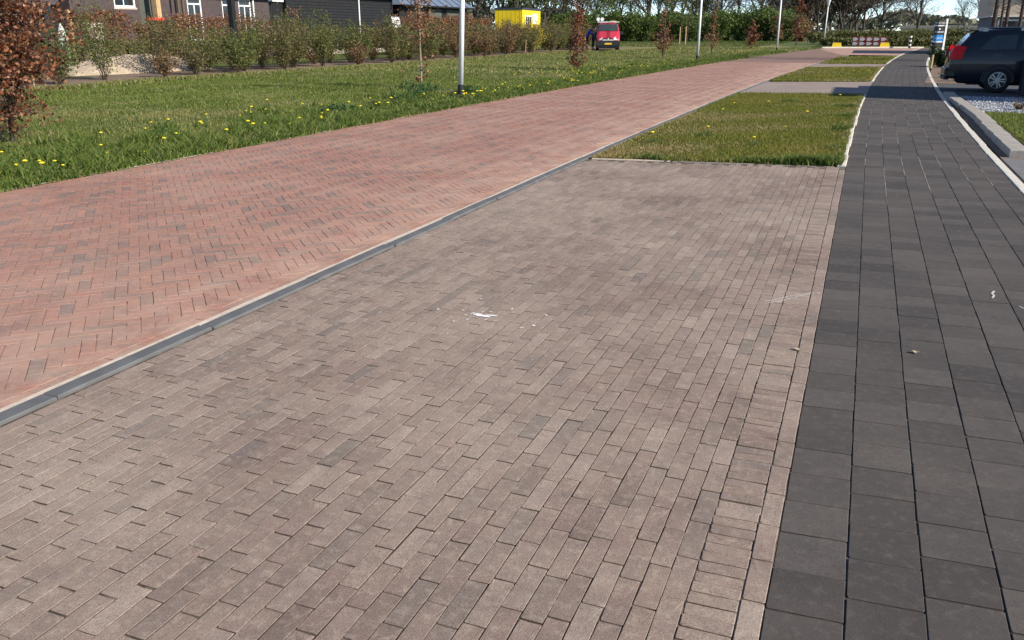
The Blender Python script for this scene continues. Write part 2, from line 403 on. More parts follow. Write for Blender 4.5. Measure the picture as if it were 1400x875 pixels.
def brick_template(w, l, c=.0022, d=.035, shear=0.0, nv=6, wear=.0011, sub=3):
    """several worn variants of one stone: outline points nudged, corners rubbed off"""
    rng = np.random.default_rng(int(w*1e4)+int(l*1e5)); Ts = []
    for _ in range(nv):
        out = []
        cs = [(-1, -1), (1, -1), (1, 1), (-1, 1)]
        for k in range(4):
            p, q = np.array(cs[k])*[w/2, l/2], np.array(cs[(k+1) % 4])*[w/2, l/2]
            r0, r1 = .0025+abs(rng.normal(0, .0016)), .0025+abs(rng.normal(0, .0016)); L = np.linalg.norm(q-p); u = (q-p)/L; n_ = np.array([u[1], -u[0]])
            for t in np.linspace(0, 1, sub): out.append(p+u*(r0+(L-r0-r1)*t)-n_*abs(rng.normal(0, wear)))
        out = np.array(out); m = len(out); ctr = out*(1-c/np.maximum(np.abs(out).max(0), .01))
        V = []
        for o_, z in ((out, -d), (out, -c*1.1), (ctr, 0)): V += [(x, y+shear*x, z+(0 if z else rng.normal(0, .0003))) for x, y in o_]
        Ts.append(np.array(V+[(0, 0, 0)]))
    F = []
    for k in (0, m):
        for j in range(m): a, b = k+j, k+(j+1) % m; F += [(a, b, b+m), (a, b+m, a+m)]
    F += [(2*m+j, 2*m+(j+1) % m, 3*m) for j in range(m)]
    return np.array(Ts), np.array(F)

def flank(me, nf):  # side faces take a darker joint colour that offsets the sunlight on them
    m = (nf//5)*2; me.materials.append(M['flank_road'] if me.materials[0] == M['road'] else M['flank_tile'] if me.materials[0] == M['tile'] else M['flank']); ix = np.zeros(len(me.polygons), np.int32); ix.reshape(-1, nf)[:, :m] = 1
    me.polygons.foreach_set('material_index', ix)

def lay(cx, cy, ang, tpl, name, stuff_name, parent, mat, rng, singles=300, bendit=True, tilt=.0020, dz=.0006, jit=.0012):
    """lay pieces: the 300 that show largest as objects of their own, the others joined"""
    T, F = tpl; n = len(cx); cx = np.asarray(cx, float); cy = np.asarray(cy, float); ang = np.asarray(ang, float)
    cx = cx+rng.normal(0, jit*.6, n); cy = cy+rng.normal(0, jit, n); ang = ang+rng.normal(0, .005, n)
    tx, ty, z = rng.normal(0, tilt, n), rng.normal(0, tilt, n), rng.normal(0, dz, n); var = rng.integers(0, len(T), n)
    if bendit: cx = cx+bend(cy)
    vis, dep = in_view(np.stack([cx, cy, 0*cx], 1))
    order = np.argsort(np.where(vis, dep, 1e6)); sel = order[:singles]; sel = sel[vis[sel]]
    ones = [mesh_data(name, t, F, mat) for t in T]
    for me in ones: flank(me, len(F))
    for i in sel:
        o = bpy.data.objects.new(name, ones[var[i]]); o.location = (cx[i], cy[i], z[i]); o.rotation_euler = (tx[i], ty[i], ang[i]); link(o, parent)
    rest = np.setdiff1d(np.arange(n), sel)
    if len(rest):
        ca, sa = np.cos(ang[rest])[:, None], np.sin(ang[rest])[:, None]; Q = T[var[rest]]
        X = cx[rest][:, None]+ca*Q[..., 0]-sa*Q[..., 1]; Y = cy[rest][:, None]+sa*Q[..., 0]+ca*Q[..., 1]
        Z = z[rest][:, None]+Q[..., 2]-ty[rest][:, None]*Q[..., 0]+tx[rest][:, None]*Q[..., 1]
        V = np.stack([X, Y, Z], 2).reshape(-1, 3)
        FF = (np.arange(len(rest))[:, None, None]*T.shape[1]+F[None]).reshape(-1, 3)
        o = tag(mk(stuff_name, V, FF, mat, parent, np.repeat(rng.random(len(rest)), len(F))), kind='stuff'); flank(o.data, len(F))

# --- parking bay of long grey brown bricks
bay = strip('parking_bay', X_KERB1, X_PATH0, 0.6, 10.86, -.0038, M['joint'], 40, slope1=.17)
rng = np.random.default_rng(11)
P_ = .0690; Lb = .2135
cx, cy = [], []
x = -0.293-P_/2; k = 0
while x > X_KERB1+.01:
    off = (k % 2)*Lb*.5+rng.uniform(-.045, .045); y = .7+off
    while y < 10.84+.17*x-Lb*.5:
        cx.append(x); cy.append(y+.0); y += Lb
    x -= P_; k += 1
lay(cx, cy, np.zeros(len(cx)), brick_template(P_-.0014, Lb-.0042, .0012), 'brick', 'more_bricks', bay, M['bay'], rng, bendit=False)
ns = int((10.8-.7)/.0545)
cy = .72+np.arange(ns)*.0545
lay(np.full(ns, -.220), cy, rng.normal(.03, .012, ns), brick_template(.143, .0510), 'soldier_brick', 'more_soldier_bricks', bay, M['bay'], rng, bendit=False, tilt=.0045, dz=.0011)
nb = int((10.7-.7)/.212); cy = .75+np.arange(nb)*.212
lay(np.full(nb, -.1125), cy, np.zeros(nb), brick_template(.0655, .2065), 'border_brick', 'more_border_bricks', bay, M['bay'], rng, bendit=False)

# --- footpath of square dark tiles
path = strip('footpath', X_PATH0, X_PATH1, 0.6, 88.0, -.0052, M['joint_dark'], 120)
rng = np.random.default_rng(12)
cx, cy = [], []
offs = [0, .105, .21*.88, .30, .09, .2, .31, .11]
for c in range(8):
    x = X_PATH0+.105+.21*c
    y = np.arange(.6, 87.5, .21)+2.88-.21*12+([0, .12, .20, .105, .01, .11, .2, .09][c])+SK*.21*c
    cx += [x]*len(y); cy += list(y)
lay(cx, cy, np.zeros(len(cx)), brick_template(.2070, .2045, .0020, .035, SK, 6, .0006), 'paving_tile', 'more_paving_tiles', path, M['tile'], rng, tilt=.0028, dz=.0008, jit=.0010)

V, F = [], []
rq = np.random.default_rng(17)
for c in range(1, 8):                        # sand standing in the long joints, in broken runs
    y = 8.5+rq.random()*3
    while y < 25:
        L_ = .5+2.2*rq.random(); ys_ = np.linspace(y, y+L_, max(3, int(L_/.12))); x_ = X_PATH0+.21*c+bend(ys_)+rq.normal(0, .0006, len(ys_)); w_ = .0012+.0028*rq.random(len(ys_)); b = len(V)
        for k in range(len(ys_)): V += [(x_[k]-w_[k], ys_[k], .0018), (x_[k]+w_[k], ys_[k], .0018)]
        F += [(b+2*k, b+2*k+1, b+2*k+3, b+2*k+2) for k in range(len(ys_)-1)]; y += L_+.15+1.3*rq.random()*(1 if y > 11 else 2)
mk('joint_sand', V, F, M['joint_pale'], path)['kind'] = 'stuff'
# --- brick road in 45 degree herringbone
road = strip('road', X_ROADL, X_KERB0, 0.4, 82.0, -.0032, M['joint_road'], 120)
rng = np.random.default_rng(13)
wB = .0722; R_Y1 = 46.0
uL, uR = X_ROADL+.075, X_KERB0-.042-.075
s2 = sqrt(.5); full = []; cut = []
nx = int(60/wB)
ii, jj = np.meshgrid(np.arange(-900, 900), np.arange(-900, 900), indexing='ij'); ii = ii.ravel(); jj = jj.ravel()
ss = (ii-jj) % 6
def rot45(p, q): return (p-q)*s2, (p+q)*s2
cen = []
for hz in (True, False):
    mk_ = ss == (0 if hz else 5); a, b = ii[mk_], jj[mk_]
    p = (a+(1.5 if hz else .5))*wB; q = (b+(.5 if hz else 1.5))*wB
    u, v = rot45(p, q); u = u-5.6; v = v+22
    ok = (u > uL-.2) & (u < uR+.2) & (v > .6) & (v < R_Y1)
    u, v = u[ok], v[ok]
    ext = (.215+.072)/2*s2
    ins = (u-ext > uL) & (u+ext < uR)
    ang = (-pi/4 if hz else pi/4)
    full.append((u[ins], v[ins], np.full(ins.sum(), ang)))
    for U_, V_ in zip(u[~ins], v[~ins]): cut.append((U_, V_, ang))
cu, cv, ca_ = [np.concatenate([f[k] for f in full]) for k in range(3)]
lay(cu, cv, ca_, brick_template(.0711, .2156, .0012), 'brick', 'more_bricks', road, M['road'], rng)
def clip(poly, x, left):
    out = []
    for k in range(len(poly)):
        a, b = poly[k], poly[(k+1) % len(poly)]
        ia, ib = ((a[0] >= x) if left else (a[0] <= x)), ((b[0] >= x) if left else (b[0] <= x))
        if ia: out.append(a)
        if ia != ib:
            t = (x-a[0])/(b[0]-a[0]); out.append((x, a[1]+t*(b[1]-a[1])))
    return out
V, F, R_ = [], [], []
for U_, V_, an in cut:
    c, s = cos(an), sin(an); poly = [(U_+c*x-s*y, V_+s*x+c*y) for x, y in ((-.034, -.106), (.034, -.106), (.034, .106), (-.034, .106))]
    poly = clip(clip(poly, uL, True), uR, False)
    if len(poly) < 3: continue
    z = rng.normal(0, .0012); b = len(V); n_ = len(poly); r = rng.random()
    for zz in (z, z-.03): V += [(x+float(bend(y)), y, zz) for x, y in poly]
    F.append(tuple(range(b, b+n_))); R_.append(r)
    for k in range(n_): F.append((b+k, b+n_+k, b+n_+(k+1) % n_, b+(k+1) % n_)); R_.append(r)
tag(mk('cut_bricks', V, F, M['road'], road, R_), kind='stuff')
for xx, nm in ((uR+.0385, 'edge_brick'), (uL-.0385, 'edge_brick')):
    yy = np.arange(.8, R_Y1, .2165)
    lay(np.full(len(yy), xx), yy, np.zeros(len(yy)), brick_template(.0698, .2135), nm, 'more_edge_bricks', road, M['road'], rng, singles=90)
# the same road farther on, where single bricks no longer show
strip('road_far', X_ROADL, X_KERB0, R_Y1-.1, 88.5, -.004, M['far_road'], 60, parent=road)
def sheet(name, poly, z, mat, kind='structure', parent=None):
    o = mk(name, [(x, y, z) for x, y in poly], [tuple(range(len(poly)))], mat, parent)
    if parent is None: tag(o, kind=kind)
    return o
sheet('side_road', [(-1.6, 62), (1.95, 62), (4.6, 87.2), (45, 92), (45, 97), (4.5, 88.9), (-3.8, 85), (-3.9, 80)], -.0005, M['far_road'])

# --- kerbs and edgings, each stone a piece of its own
def stones(name, x0, x1, ys, ztop, mat, parent_name, n_depth=.12, slope=0, jit=.004, c=.006, gap=.006):
    rng = np.random.default_rng(len(ys))
    root = bpy.data.objects.new(parent_name, None); link(root); root['kind'] = 'structure'
    for a, b in zip(ys[:-1], ys[1:]):
        xm = (x0+x1)/2; m = MB(); m.box(x0-xm, x1-xm, -(b-a)/2+gap/2, (b-a)/2-gap/2, ztop-n_depth, ztop, c)
        y = (a+b)/2; th = -atan2(float(bend(b)-bend(a)), b-a)
        o = m.build(name, mat, root); o.location = (xm+float(bend(y))+rng.normal(0, jit), y, rng.normal(0, .0012))
        o.rotation_euler = (0, rng.normal(0, .006), th+rng.normal(0, .002))
    return root
stones('kerb_stone', X_KERB0, X_KERB1, np.arange(.41, 62, 1.0), .012, M['kerb'], 'kerb')
strip('sand_joint', X_KERB0-.040, X_KERB0+.004, .5, 60, .0045, M['sand'], 500, rough_l=.006)
isl = [(10.86, .17, 23.75, .29), (29.9, .40, 42.15, .55), (46.0, .3, 60.2, 1.1)]
for k, (a, sa, b, sb) in enumerate(isl):
    o = strip('grass_island', X_KERB1+.02, X_PATH0-.10, a+.03, b, .004, M['island'], 60, slope0=sa, slope1=sb)
    stones('edging_stone', X_PATH0-.098, X_PATH0-.004, np.arange(a-.02, b, .98), .020, M['white_edge'], 'edging', jit=.008, gap=.012)
for (a, sa, b, sb) in [(23.75, .29, 29.9, .40), (42.15, .55, 46.0, .3)]:
    strip('crossing', X_KERB1+.005, X_PATH0-.002, a, b, -.001, M['crossing'], 30, slope0=sa, slope1=sb)
m = MB()
for j in range(3):
    x0, x1 = -3.10+j*1.0, -2.11+j*1.0
    mm = MB().box(-(x1-x0)/2+.003, (x1-x0)/2-.003, -.016, .016, -.1, .006-.005*j, .003)
    if j == 0: er = bpy.data.objects.new('front_edging', None); link(er); er['kind'] = 'structure'
    o = mm.build('edging_stone', M['sand'] if j == 0 else M['block'], er); xc = (x0+x1)/2; o.location = (xc, 10.90+.17*xc, 0); o.rotation_euler = (0, 0, atan2(.17, 1))
stones('edging_stone', X_PATH1+.004, X_PATH1+.100, np.arange(3.9, 60, .98), .008, M['white_edge'], 'path_edging', jit=.003, gap=.006)
strip('far_kerb_path', X_PATH0-.10, X_PATH0-.006, 60, 86.5, .012, M['white_edge'], 20, thick=.1)
o = mk('far_kerb', [(-3.9, 85.0, .10), (4.7, 89.0, .10), (4.6, 89.5, .10), (-4.0, 85.5, .10), (-3.9, 85.0, -.1), (4.7, 89.0, -.1), (4.6, 89.5, -.1), (-4.0, 85.5, -.1)],
       [(0, 1, 2, 3), (0, 4, 5, 1), (1, 5, 6, 2), (2, 6, 7, 3), (3, 7, 4, 0)], M['white_edge']); o['kind'] = 'structure'

# --- soils, lawns
def verge_edge(Y): return X_ROADL+bend(Y)
ys = np.concatenate([np.linspace(-2, 30, 240), np.linspace(30.5, 85, 120)])
rr = np.random.default_rng(5)
edge = verge_edge(ys)+smooth_noise(ys[:, None], rr, 10, .5)*.035+.01
V = np.concatenate([np.stack([edge, ys, np.full(len(ys), .006)], 1), np.stack([np.full(len(ys), -75.), ys, np.full(len(ys), .006)], 1)])
i = np.arange(len(ys)-1); n_ = len(ys)
mk('verge', V, np.stack([n_+i, i, i+1, n_+i+1], 1), M['verge'])['kind'] = 'structure'
strip('sand_seam', X_ROADL-.10, X_ROADL+.025, 2, 60, .009, M['sand'], 700, rough_l=.05, rough_r=.028)
sheet('verge_behind', [(-75, 85), (-4.2, 85), (4.4, 89.6), (60, 98), (60, 140), (-75, 140)], -.03, M['field'])
def patch(name, cx, cy, rx, ry, z, mat, seed, rot=0, n=40, amp=.12):
    r = np.random.default_rng(seed); t = np.arange(n)*2*pi/n
    k = 1+smooth_noise(np.stack([np.cos(t), np.sin(t)], 1)*2, r, 8, .6)*amp
    x, y = rx*k*np.cos(t), ry*k*np.sin(t)
    return mk(name, np.stack([cx+x*cos(rot)-y*sin(rot), cy+x*sin(rot)+y*cos(rot), np.full(n, z)], 1), [tuple(range(n))], mat)
patch('dry_field', -19, 90, 11, 30, .014, M['dry'], 3, .18)['kind'] = 'structure'
ys = np.linspace(8, 82, 200); e1 = -20.85+smooth_noise(ys[:, None], np.random.default_rng(4), 8, 1.2)*.16; e0 = -25.6+smooth_noise(ys[:, None], np.random.default_rng(6), 8, 2.0)*.3
V = np.concatenate([np.stack([e1, ys, 0*ys+.018], 1), np.stack([e0, ys, 0*ys+.018], 1)]); i = np.arange(199)
mk('bed_soil', V, np.stack([200+i, i, i+1, 201+i], 1), M['bed'])['kind'] = 'structure'
rng = np.random.default_rng(8); nu, nv = 28, 14; V = []
for j in range(nv):
    for i in range(nu): q = i*2*pi/nu; k = j/(nv-1); V.append((1.5*k*cos(q)*(1+.1*sin(3*q)), 4.2*k*sin(q), .62*(1-k*k)**1.0+rng.normal(0, .025)*(k < .95)))
F = [(j*nu+i, j*nu+(i+1) % nu, (j+1)*nu+(i+1) % nu, (j+1)*nu+i) for j in range(nv-1) for i in range(nu)]
tag(mk('wood_chips', V, F, M['chips'], loc=(-26.6, 26.6, .0)), kind='stuff')
# right hand side: garden
sheet('garden_lawn', [(2.20, 12.4), (14, 12.4), (14, 19.1), (2.20, 19.1)], .02, M['island'])
sheet('driveway', [(1.725, 23.75), (30, 23.75), (30, 29.6), (2.1, 29.6)], -.003, M['drive'])
sheet('gravel_bed', [(2.20, 19.1), (14, 19.1), (14, 23.74), (2.2, 23.74)], .012, M['gravel'])
sheet('garden_soil', [(1.72, 29.61), (30, 29.61), (30, 60), (4.2, 60), (2.9, 45)], .004, M['bed'])
gp = sheet('garden_paving', [(1.735, 2), (9, 2), (9, 12.38), (1.735, 12.38)], -.010, M['joint_dark'])
for a in range(12):
    for b in range(6):
        MB().box(-.196, .196, -.396, .396, -.05, 0, .004).build('slab', M['slab'], gp, loc=(1.94+.40*b, 12.37-.40-.80*a+(.4 if b % 2 else 0)-.0, .0))
strip('gutter_soil', 1.735, 2.2, 12.39, 23.74, -.004, M['bed'], 20)
root = empty('garden_edging', (0, 0, 0), 0, 'low kerb wall of grey concrete blocks between the dark footpath and the garden lawn', 'wall')
yy = 12.5
while yy < 23.5:
    L_ = .97
    o = MB().box(-.115, .115, -L_/2+.004, L_/2-.004, -.1, .090, .008).build('block', M['block'], root)
    o.location = (1.965+.09*exp(-((yy-18)/3.0)**2)+random.gauss(0, .008), yy+L_/2, random.gauss(0, .004)); o.rotation_euler = (random.gauss(0, .004), random.gauss(0, .01), random.gauss(0, .008))
    yy += L_

# gravel stones joined, real geometry
rng = np.random.default_rng(21)
n = 9000; c = np.stack([2.24+rng.random(n)**1.3*3.6, 19.14+rng.random(n)*4.5, .012+rng.random(n)*.012], 1)
T = np.array([(1, 0, 0), (-.5, .85, 0), (-.5, -.85, 0), (.1, 0, .8), (0, 0, -.6)]); F0 = np.array([(0, 1, 3), (1, 2, 3), (2, 0, 3)])
an = rng.random(n)*6.28; s = .016+.014*rng.random(n)
Vx = T[None]*s[:, None, None]; X = Vx[..., 0]*np.cos(an)[:, None]-Vx[..., 1]*np.sin(an)[:, None]; Y = Vx[..., 0]*np.sin(an)[:, None]+Vx[..., 1]*np.cos(an)[:, None]
m_, nn_, ll_, bb_ = new_mat('gravel_stone'); r_ = ramp(nn_, [(0, (.10, .11, .13)), (.5, (.24, .25, .28)), (.85, (.45, .45, .46)), (1, (.7, .7, .7))]); ll_.new(piece_random(nn_, ll_), r_.inputs[0]); ll_.new(r_.outputs[0], bb_.inputs['Base Color'])
tag(mk('gravel', (np.stack([X, Y, Vx[..., 2]], 2)+c[:, None]).reshape(-1, 3), (np.arange(n)[:, None, None]*5+F0[None]).reshape(-1, 3), m_, None, np.repeat(rng.random(n), 3)), kind='stuff')

# ------------------------------------------------------------------ grass
def blades(name, P, H, wid, mat, rng, lean=.5, parent=None, kind='stuff', rnd=None):
    n = len(P); an = rng.random(n)*2*pi; la = rng.random(n)*2*pi; h = H*(.6+.8*rng.random(n)); w = wid*(.7+.6*rng.random(n))
    ln = lean*h*(.3+.9*rng.random(n))
    d = np.stack([np.cos(an), np.sin(an), 0*an], 1)*w[:, None]/2; l = np.stack([np.cos(la), np.sin(la), 0*la], 1)
    mid = P+l*(ln*.3)[:, None]+np.array([0, 0, 1])*(h*.55)[:, None]; tip = P+l*ln[:, None]+np.array([0, 0, 1])*(h*.95)[:, None]
    V = np.stack([P-d, P+d, mid+d*.75, mid-d*.75, tip], 1).reshape(-1, 3)
    b = np.arange(n)[:, None]*5
    Q = np.concatenate([b+[0, 1, 2], b+[0, 2, 3], b+[3, 2, 4]], 1).reshape(-1, 3)
    r = rng.random(n) if rnd is None else rnd
    o = mk(name, V, Q, mat, parent, np.repeat(r, 3))
    if kind: tag(o, kind=kind)
    return o
rng = np.random.default_rng(31)
def verge_points(n, y0, y1, xw):
    Y = y0+(y1-y0)*rng.random(n)
    X = verge_edge(Y)-rng.random(n)*xw+.02
    return X, Y
# mown verge, near part dense
for (y0, y1, n, h_, w_) in [(4, 14, 115000, .038, .010), (14, 30, 100000, .055, .017), (30, 60, 60000, .07, .035), (60, 84, 16000, .09, .07)]:
    X, Y = verge_points(n, y0, y1, 12.75)
    nz = smooth_noise(np.stack([X, Y], 1), np.random.default_rng(2), 10, 1.2); nz = nz+.9*smooth_noise(np.stack([X, Y], 1), np.random.default_rng(3), 10, .35); rn = np.clip(.42+.17*nz+.20*rng.normal(size=n), 0, 1)
    rn = np.clip(rn+np.clip((Y-40)/120, 0, .3), 0, 1)
    blades('verge_grass', np.stack([X, Y, 0*X+.004], 1), h_*(1-.30*np.clip(nz, -1.6, 1.5)), w_, M['grass'], rng, .7, rnd=rn)
# lush taller strip and tussocks along the road edge
C = []
for _ in range(620):
    y = 5+(rng.random()**1.5)*62; off = abs(rng.normal(0, .8))*(1 if rng.random() < .8 else 2.5)
    C.append((float(verge_edge(y))-.10-off, y, .05+.11*rng.random()*exp(-off/3)+.02))
C += [(-8.75, 7.6, .20), (-8.95, 8.5, .17), (-9.3, 9.3, .22), (-9.0, 6.6, .19), (-9.6, 8.4, .17), (-8.6, 5.9, .22), (-9.2, 11.4, .2), (-8.7, 9.9, .16), (-9.4, 13.4, .2), (-8.7, 13.9, .16), (-9.9, 10.3, .2), (-10.6, 9.2, .16), (-10.0, 17.8, .24), (-9.4, 20.3, .2), (-8.9, 24.6, .2), (-9.3, 29.5, .2), (-8.8, 33.5, .2), (-10.5, 34, .2), (-9.6, 38.5, .2)]
P, H = [], []
for x, y, s_ in C:
    n = int(70+380*s_); r = np.abs(rng.normal(0, 1, n))*(.09+1.1*s_); t = rng.random(n)*6.28
    P.append(np.stack([np.minimum(x+r*np.cos(t), verge_edge(np.full(n, y))+.05), y+r*np.sin(t), np.full(n, .003)], 1)); H.append(np.maximum(.03, s_*1.15*np.exp(-(r/(.16+1.6*s_))**2)))
P = np.concatenate(P); H = np.concatenate(H)
blades('tussock_grass', P, H, .012+.0006*P[:, 1], M['lush'], rng, .9, rnd=np.clip(np.where(H > .12, .05, .28)+.22*rng.normal(size=len(P)), 0, .9))  # tall tussock blades coloured darker, standing in for their self-shading
Y = 3.5+rng.random(26000)**1.4*50; X = verge_edge(Y)-np.abs(rng.normal(0, .16, 26000))+.03
blades('edge_grass', np.stack([X, Y, 0*X+.003], 1), .075, .011+.0006*Y, M['lush'], rng, .9)
# taller fringe in front of the soil bed
Y = 14+rng.random(22000)*52; X = -20.45+smooth_noise(Y[:, None], np.random.default_rng(9), 6, 2.0)*.2+rng.normal(0, .2, 22000)
blades('fringe_grass', np.stack([X, Y, 0*X+.003], 1), .12, .035, M['grass'], rng, .5, rnd=np.clip(.3+.2*rng.normal(size=22000), 0, .7))
# islands
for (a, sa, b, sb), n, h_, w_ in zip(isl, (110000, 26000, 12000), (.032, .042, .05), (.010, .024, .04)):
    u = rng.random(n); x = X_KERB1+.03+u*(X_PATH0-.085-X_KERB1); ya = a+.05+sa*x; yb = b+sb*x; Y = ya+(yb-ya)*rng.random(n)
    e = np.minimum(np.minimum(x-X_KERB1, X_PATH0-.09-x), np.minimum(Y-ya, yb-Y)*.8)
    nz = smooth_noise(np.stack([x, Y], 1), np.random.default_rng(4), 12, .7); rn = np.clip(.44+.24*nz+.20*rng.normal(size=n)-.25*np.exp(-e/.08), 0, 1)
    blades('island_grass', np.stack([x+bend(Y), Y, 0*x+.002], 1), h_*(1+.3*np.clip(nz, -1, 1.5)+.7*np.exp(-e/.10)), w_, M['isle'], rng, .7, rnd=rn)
P, H = [], []
for (x, y, s_) in [(-.42, 10.88, .11), (-.62, 10.86, .10), (-.30, 10.98, .09), (-.20, 14.9, .09), (-.22, 17.2, .08), (-1.2, 10.80, .06), (-2.4, 10.60, .06), (-.9, 10.82, .07), (-1.5, 20.5, .06), (-2.2, 13.2, .05), (-.2, 12.4, .06), (-.25, 19.6, .07)]:
    n = 420; r = np.abs(rng.normal(0, .10, n)); t = rng.random(n)*6.28
    P.append(np.stack([np.minimum(x+1.6*r*np.cos(t), X_PATH0-.06), np.maximum(y+r*np.sin(t), 10.92+.17*x), np.full(n, .003)], 1)); H.append(np.full(n, s_))
for y in 11.2+12.0*np.random.default_rng(15).random(46):
    n = 110; P.append(np.stack([X_PATH0-.095+float(bend(y))+np.minimum(np.abs(rng.normal(0, .022, n)), .07), y+rng.normal(0, .07, n), np.full(n, .018)], 1)); H.append(np.full(n, .03))
blades('island_tufts', np.concatenate(P), np.concatenate(H), .013, M['lush'], rng, .8)
n = 30000; X = 2.24+rng.random(n)*4.2; Y = 12.45+rng.random(n)*6.6
blades('garden_grass', np.stack([X, Y, 0*X+.018], 1), .05, .014, M['grass'], rng, .7, rnd=np.clip(.4+.22*rng.normal(size=n), 0, .9))
n = 9000; X = -5+rng.random(n)*16; Y = 90.2+.46*X*.9+rng.random(n)*9
blades('far_verge_grass', np.stack([X, Y, 0*X-.02], 1), .10, .09, M['far_grass'], rng, .6)
n = 26000; X = -48+rng.random(n)*38; Y = 84+rng.random(n)*50
blades('far_field_grass', np.stack([X, Y, 0*X-.02], 1), .12, .12, M['far_grass'], rng, .6, rnd=np.clip(.68+.22*smooth_noise(np.stack([X, Y], 1), rng, 8, 6.0), 0, 1))

# dandelions, each one a plant
def dandelion_proto():
    t = empty('dandelion', (0, 0, 0), 0, 'yellow dandelion in flower among the grass beside the road', 'flower', 'dandelions in the grass')
    MB().tube((0, 0, 0), (.006, 0, .10), .003, n=5).build('stem', M['lush'], t)
    MB().lathe([(.006, .096), (.019, .102), (.024, .108), (.015, .116), (.004, .118)], (.006, 0), 9).build('flower', M['yellow'], t)
    P = np.zeros((7, 3)); a = np.arange(7)*.9; V = []; F = []
    for k in range(7):
        c, s = cos(a[k]), sin(a[k]); b = len(V)
        V += [(0, 0, .004), (.06*c-.014*s, .06*s+.014*c, .03), (.12*c, .12*s, .018), (.06*c+.014*s, .06*s-.014*c, .03)]; F.append((b, b+1, b+2, b+3))
    mk('leaf_rosette', V, F, M['weed'], t)
    return t
dl = dandelion_proto(); first = True
spots = []
for (cx_, cy_, n, sp) in [(-8.35, 6.6, 10, .35), (-8.5, 7.9, 7, .35), (-8.9, 10.0, 13, .55), (-9.3, 12.2, 8, .6), (-8.6, 12.6, 5, .4), (-8.7, 14.8, 8, .5), (-10.5, 13, 4, .8), (-8.5, 18.9, 22, .40), (-8.9, 17.3, 9, .5),
                          (-8.4, 21.5, 10, .4), (-8.0, 23.6, 20, .45), (-8.5, 27, 26, 1.0), (-8.2, 31, 24, 1.0), (-8.1, 36, 18, .9), (-7.6, 41, 10, .8)]:
    for _ in range(n): 
        y = cy_+rng.normal(0, sp*2.6); x = min(cx_+.2-abs(rng.normal(0, sp*1.7))+rng.normal(0, .2), float(verge_edge(y))-.08); spots.append((x, y, 1.15+.4*rng.random()))
for x, y in [(-2.75, 12.2), (-1.35, 12.45), (-1.1, 14.4), (-.95, 16.6), (-1.9, 19.0), (-2.2, 13.6), (-2.5, 16.9), (-2.55, 18.6), (-.6, 21.5), (-1.0, 33.5), (-.9, 34.4), (-1.4, 36), (-.4, 35.0), (-.3, 34.2), (-1.8, 37.5), (-2.0, 33)]:
    spots.append((x+float(bend(y)), y, 1.0+.3*rng.random()))
for x, y, s_ in spots:
    sc = s_*(.50+.55*rng.random()); rz = rng.random()*6.28
    if first: dl.location = (x, y, .01); dl.scale = (sc,)*3; first = False
    else: dup(dl, (x, y, .01), rz, sc=sc)
# broad leafed weed clumps on the verge
def weed_clump(x, y, r, h, n, label):
    P = np.stack([np.clip(rng.normal(0, r*.5, n), -r*1.5, r*1.5), rng.normal(0, r*.5, n), rng.random(n)**1.3*h], 1)
    P[:, 2] *= np.exp(-(P[:, 0]**2+P[:, 1]**2)/(r*r))
    V, F, R_ = leaf_quads(P+[0, 0, .02], .075, rng)
    t = empty('weed_clump', (x, y, 0), 0, label, 'weed', 'broad leafed weed clumps on the verge'); mk('leaves', V, F, M['weed'], t, R_); return t
for x, y, r, h in [(-10.1, 18.6, .55, .42), (-9.5, 17.0, .40, .22), (-9.6, 14.6, .40, .16), (-9.6, 9.9, .3, .14), (-9.2, 19.9, .5, .24), (-10.6, 20.3, .4, .25)]:
    weed_clump(x, y, r, h, int(260*r*2), 'dark green clump of broad leafed weeds in the mown verge beside the road')

# ------------------------------------------------------------------ plants with stems
def stems_and_leaves(rng, h, r, n_stem, n_leaf, leaf, up=1.0, low=0.0, spread=.75, taper=.008, gauss=.042, sub=9):
    """a multi stemmed shrub: curved stems with side twigs, leaves set along them"""
    P0, P1, R0, R1, L = [], [], [], [], []
    for _ in range(n_stem):
        a = rng.random()*6.28; rr = r*sqrt(rng.random()); hh = h*(.45+.68*rng.random()**.8)*(1-.25*(rr/r)**2)
        base = np.array([.10*r*cos(a)*rng.random(), .10*r*sin(a)*rng.random(), 0]); tip = np.array([rr*cos(a), rr*sin(a), hh])
        pts = [base+(tip-base)*np.array([t**1.2, t**1.2, t**.85])+rng.normal(0, .02*h, 3)*(t > 0) for t in np.linspace(0, 1, 5)]
        for k in range(4):
            P0.append(pts[k]); P1.append(pts[k+1]); R0.append(taper*(1-.2*k)); R1.append(taper*(.8-.2*k)+.001)
        for _ in range(sub):
            t = low+(1-low)*rng.random(); q = pts[min(3, int(t*4))]*(1-(t*4) % 1)+pts[min(4, int(t*4)+1)]*((t*4) % 1)
            e = q+np.array([rng.normal(0, 1), rng.normal(0, 1), .6*up+.5*rng.random()])*h*.13
            P0.append(q); P1.append(e); R0.append(taper*.4); R1.append(.001); L.append((q, e))
        L.append((pts[2], pts[4])); L.append((pts[3], pts[4]))
    V, F = tubes(P0, P1, R0, R1, 3)
    k = rng.integers(0, len(L), n_leaf); t = rng.random(n_leaf)[:, None]
    A = np.array([l[0] for l in L]); B = np.array([l[1] for l in L])
    C = A[k]*(1-t)+B[k]*t+rng.normal(0, gauss*h, (n_leaf, 3)); C = C[C[:, 2] > max(.03, low*h*.5)]
    return (V, F), leaf_quads(C, leaf, rng)

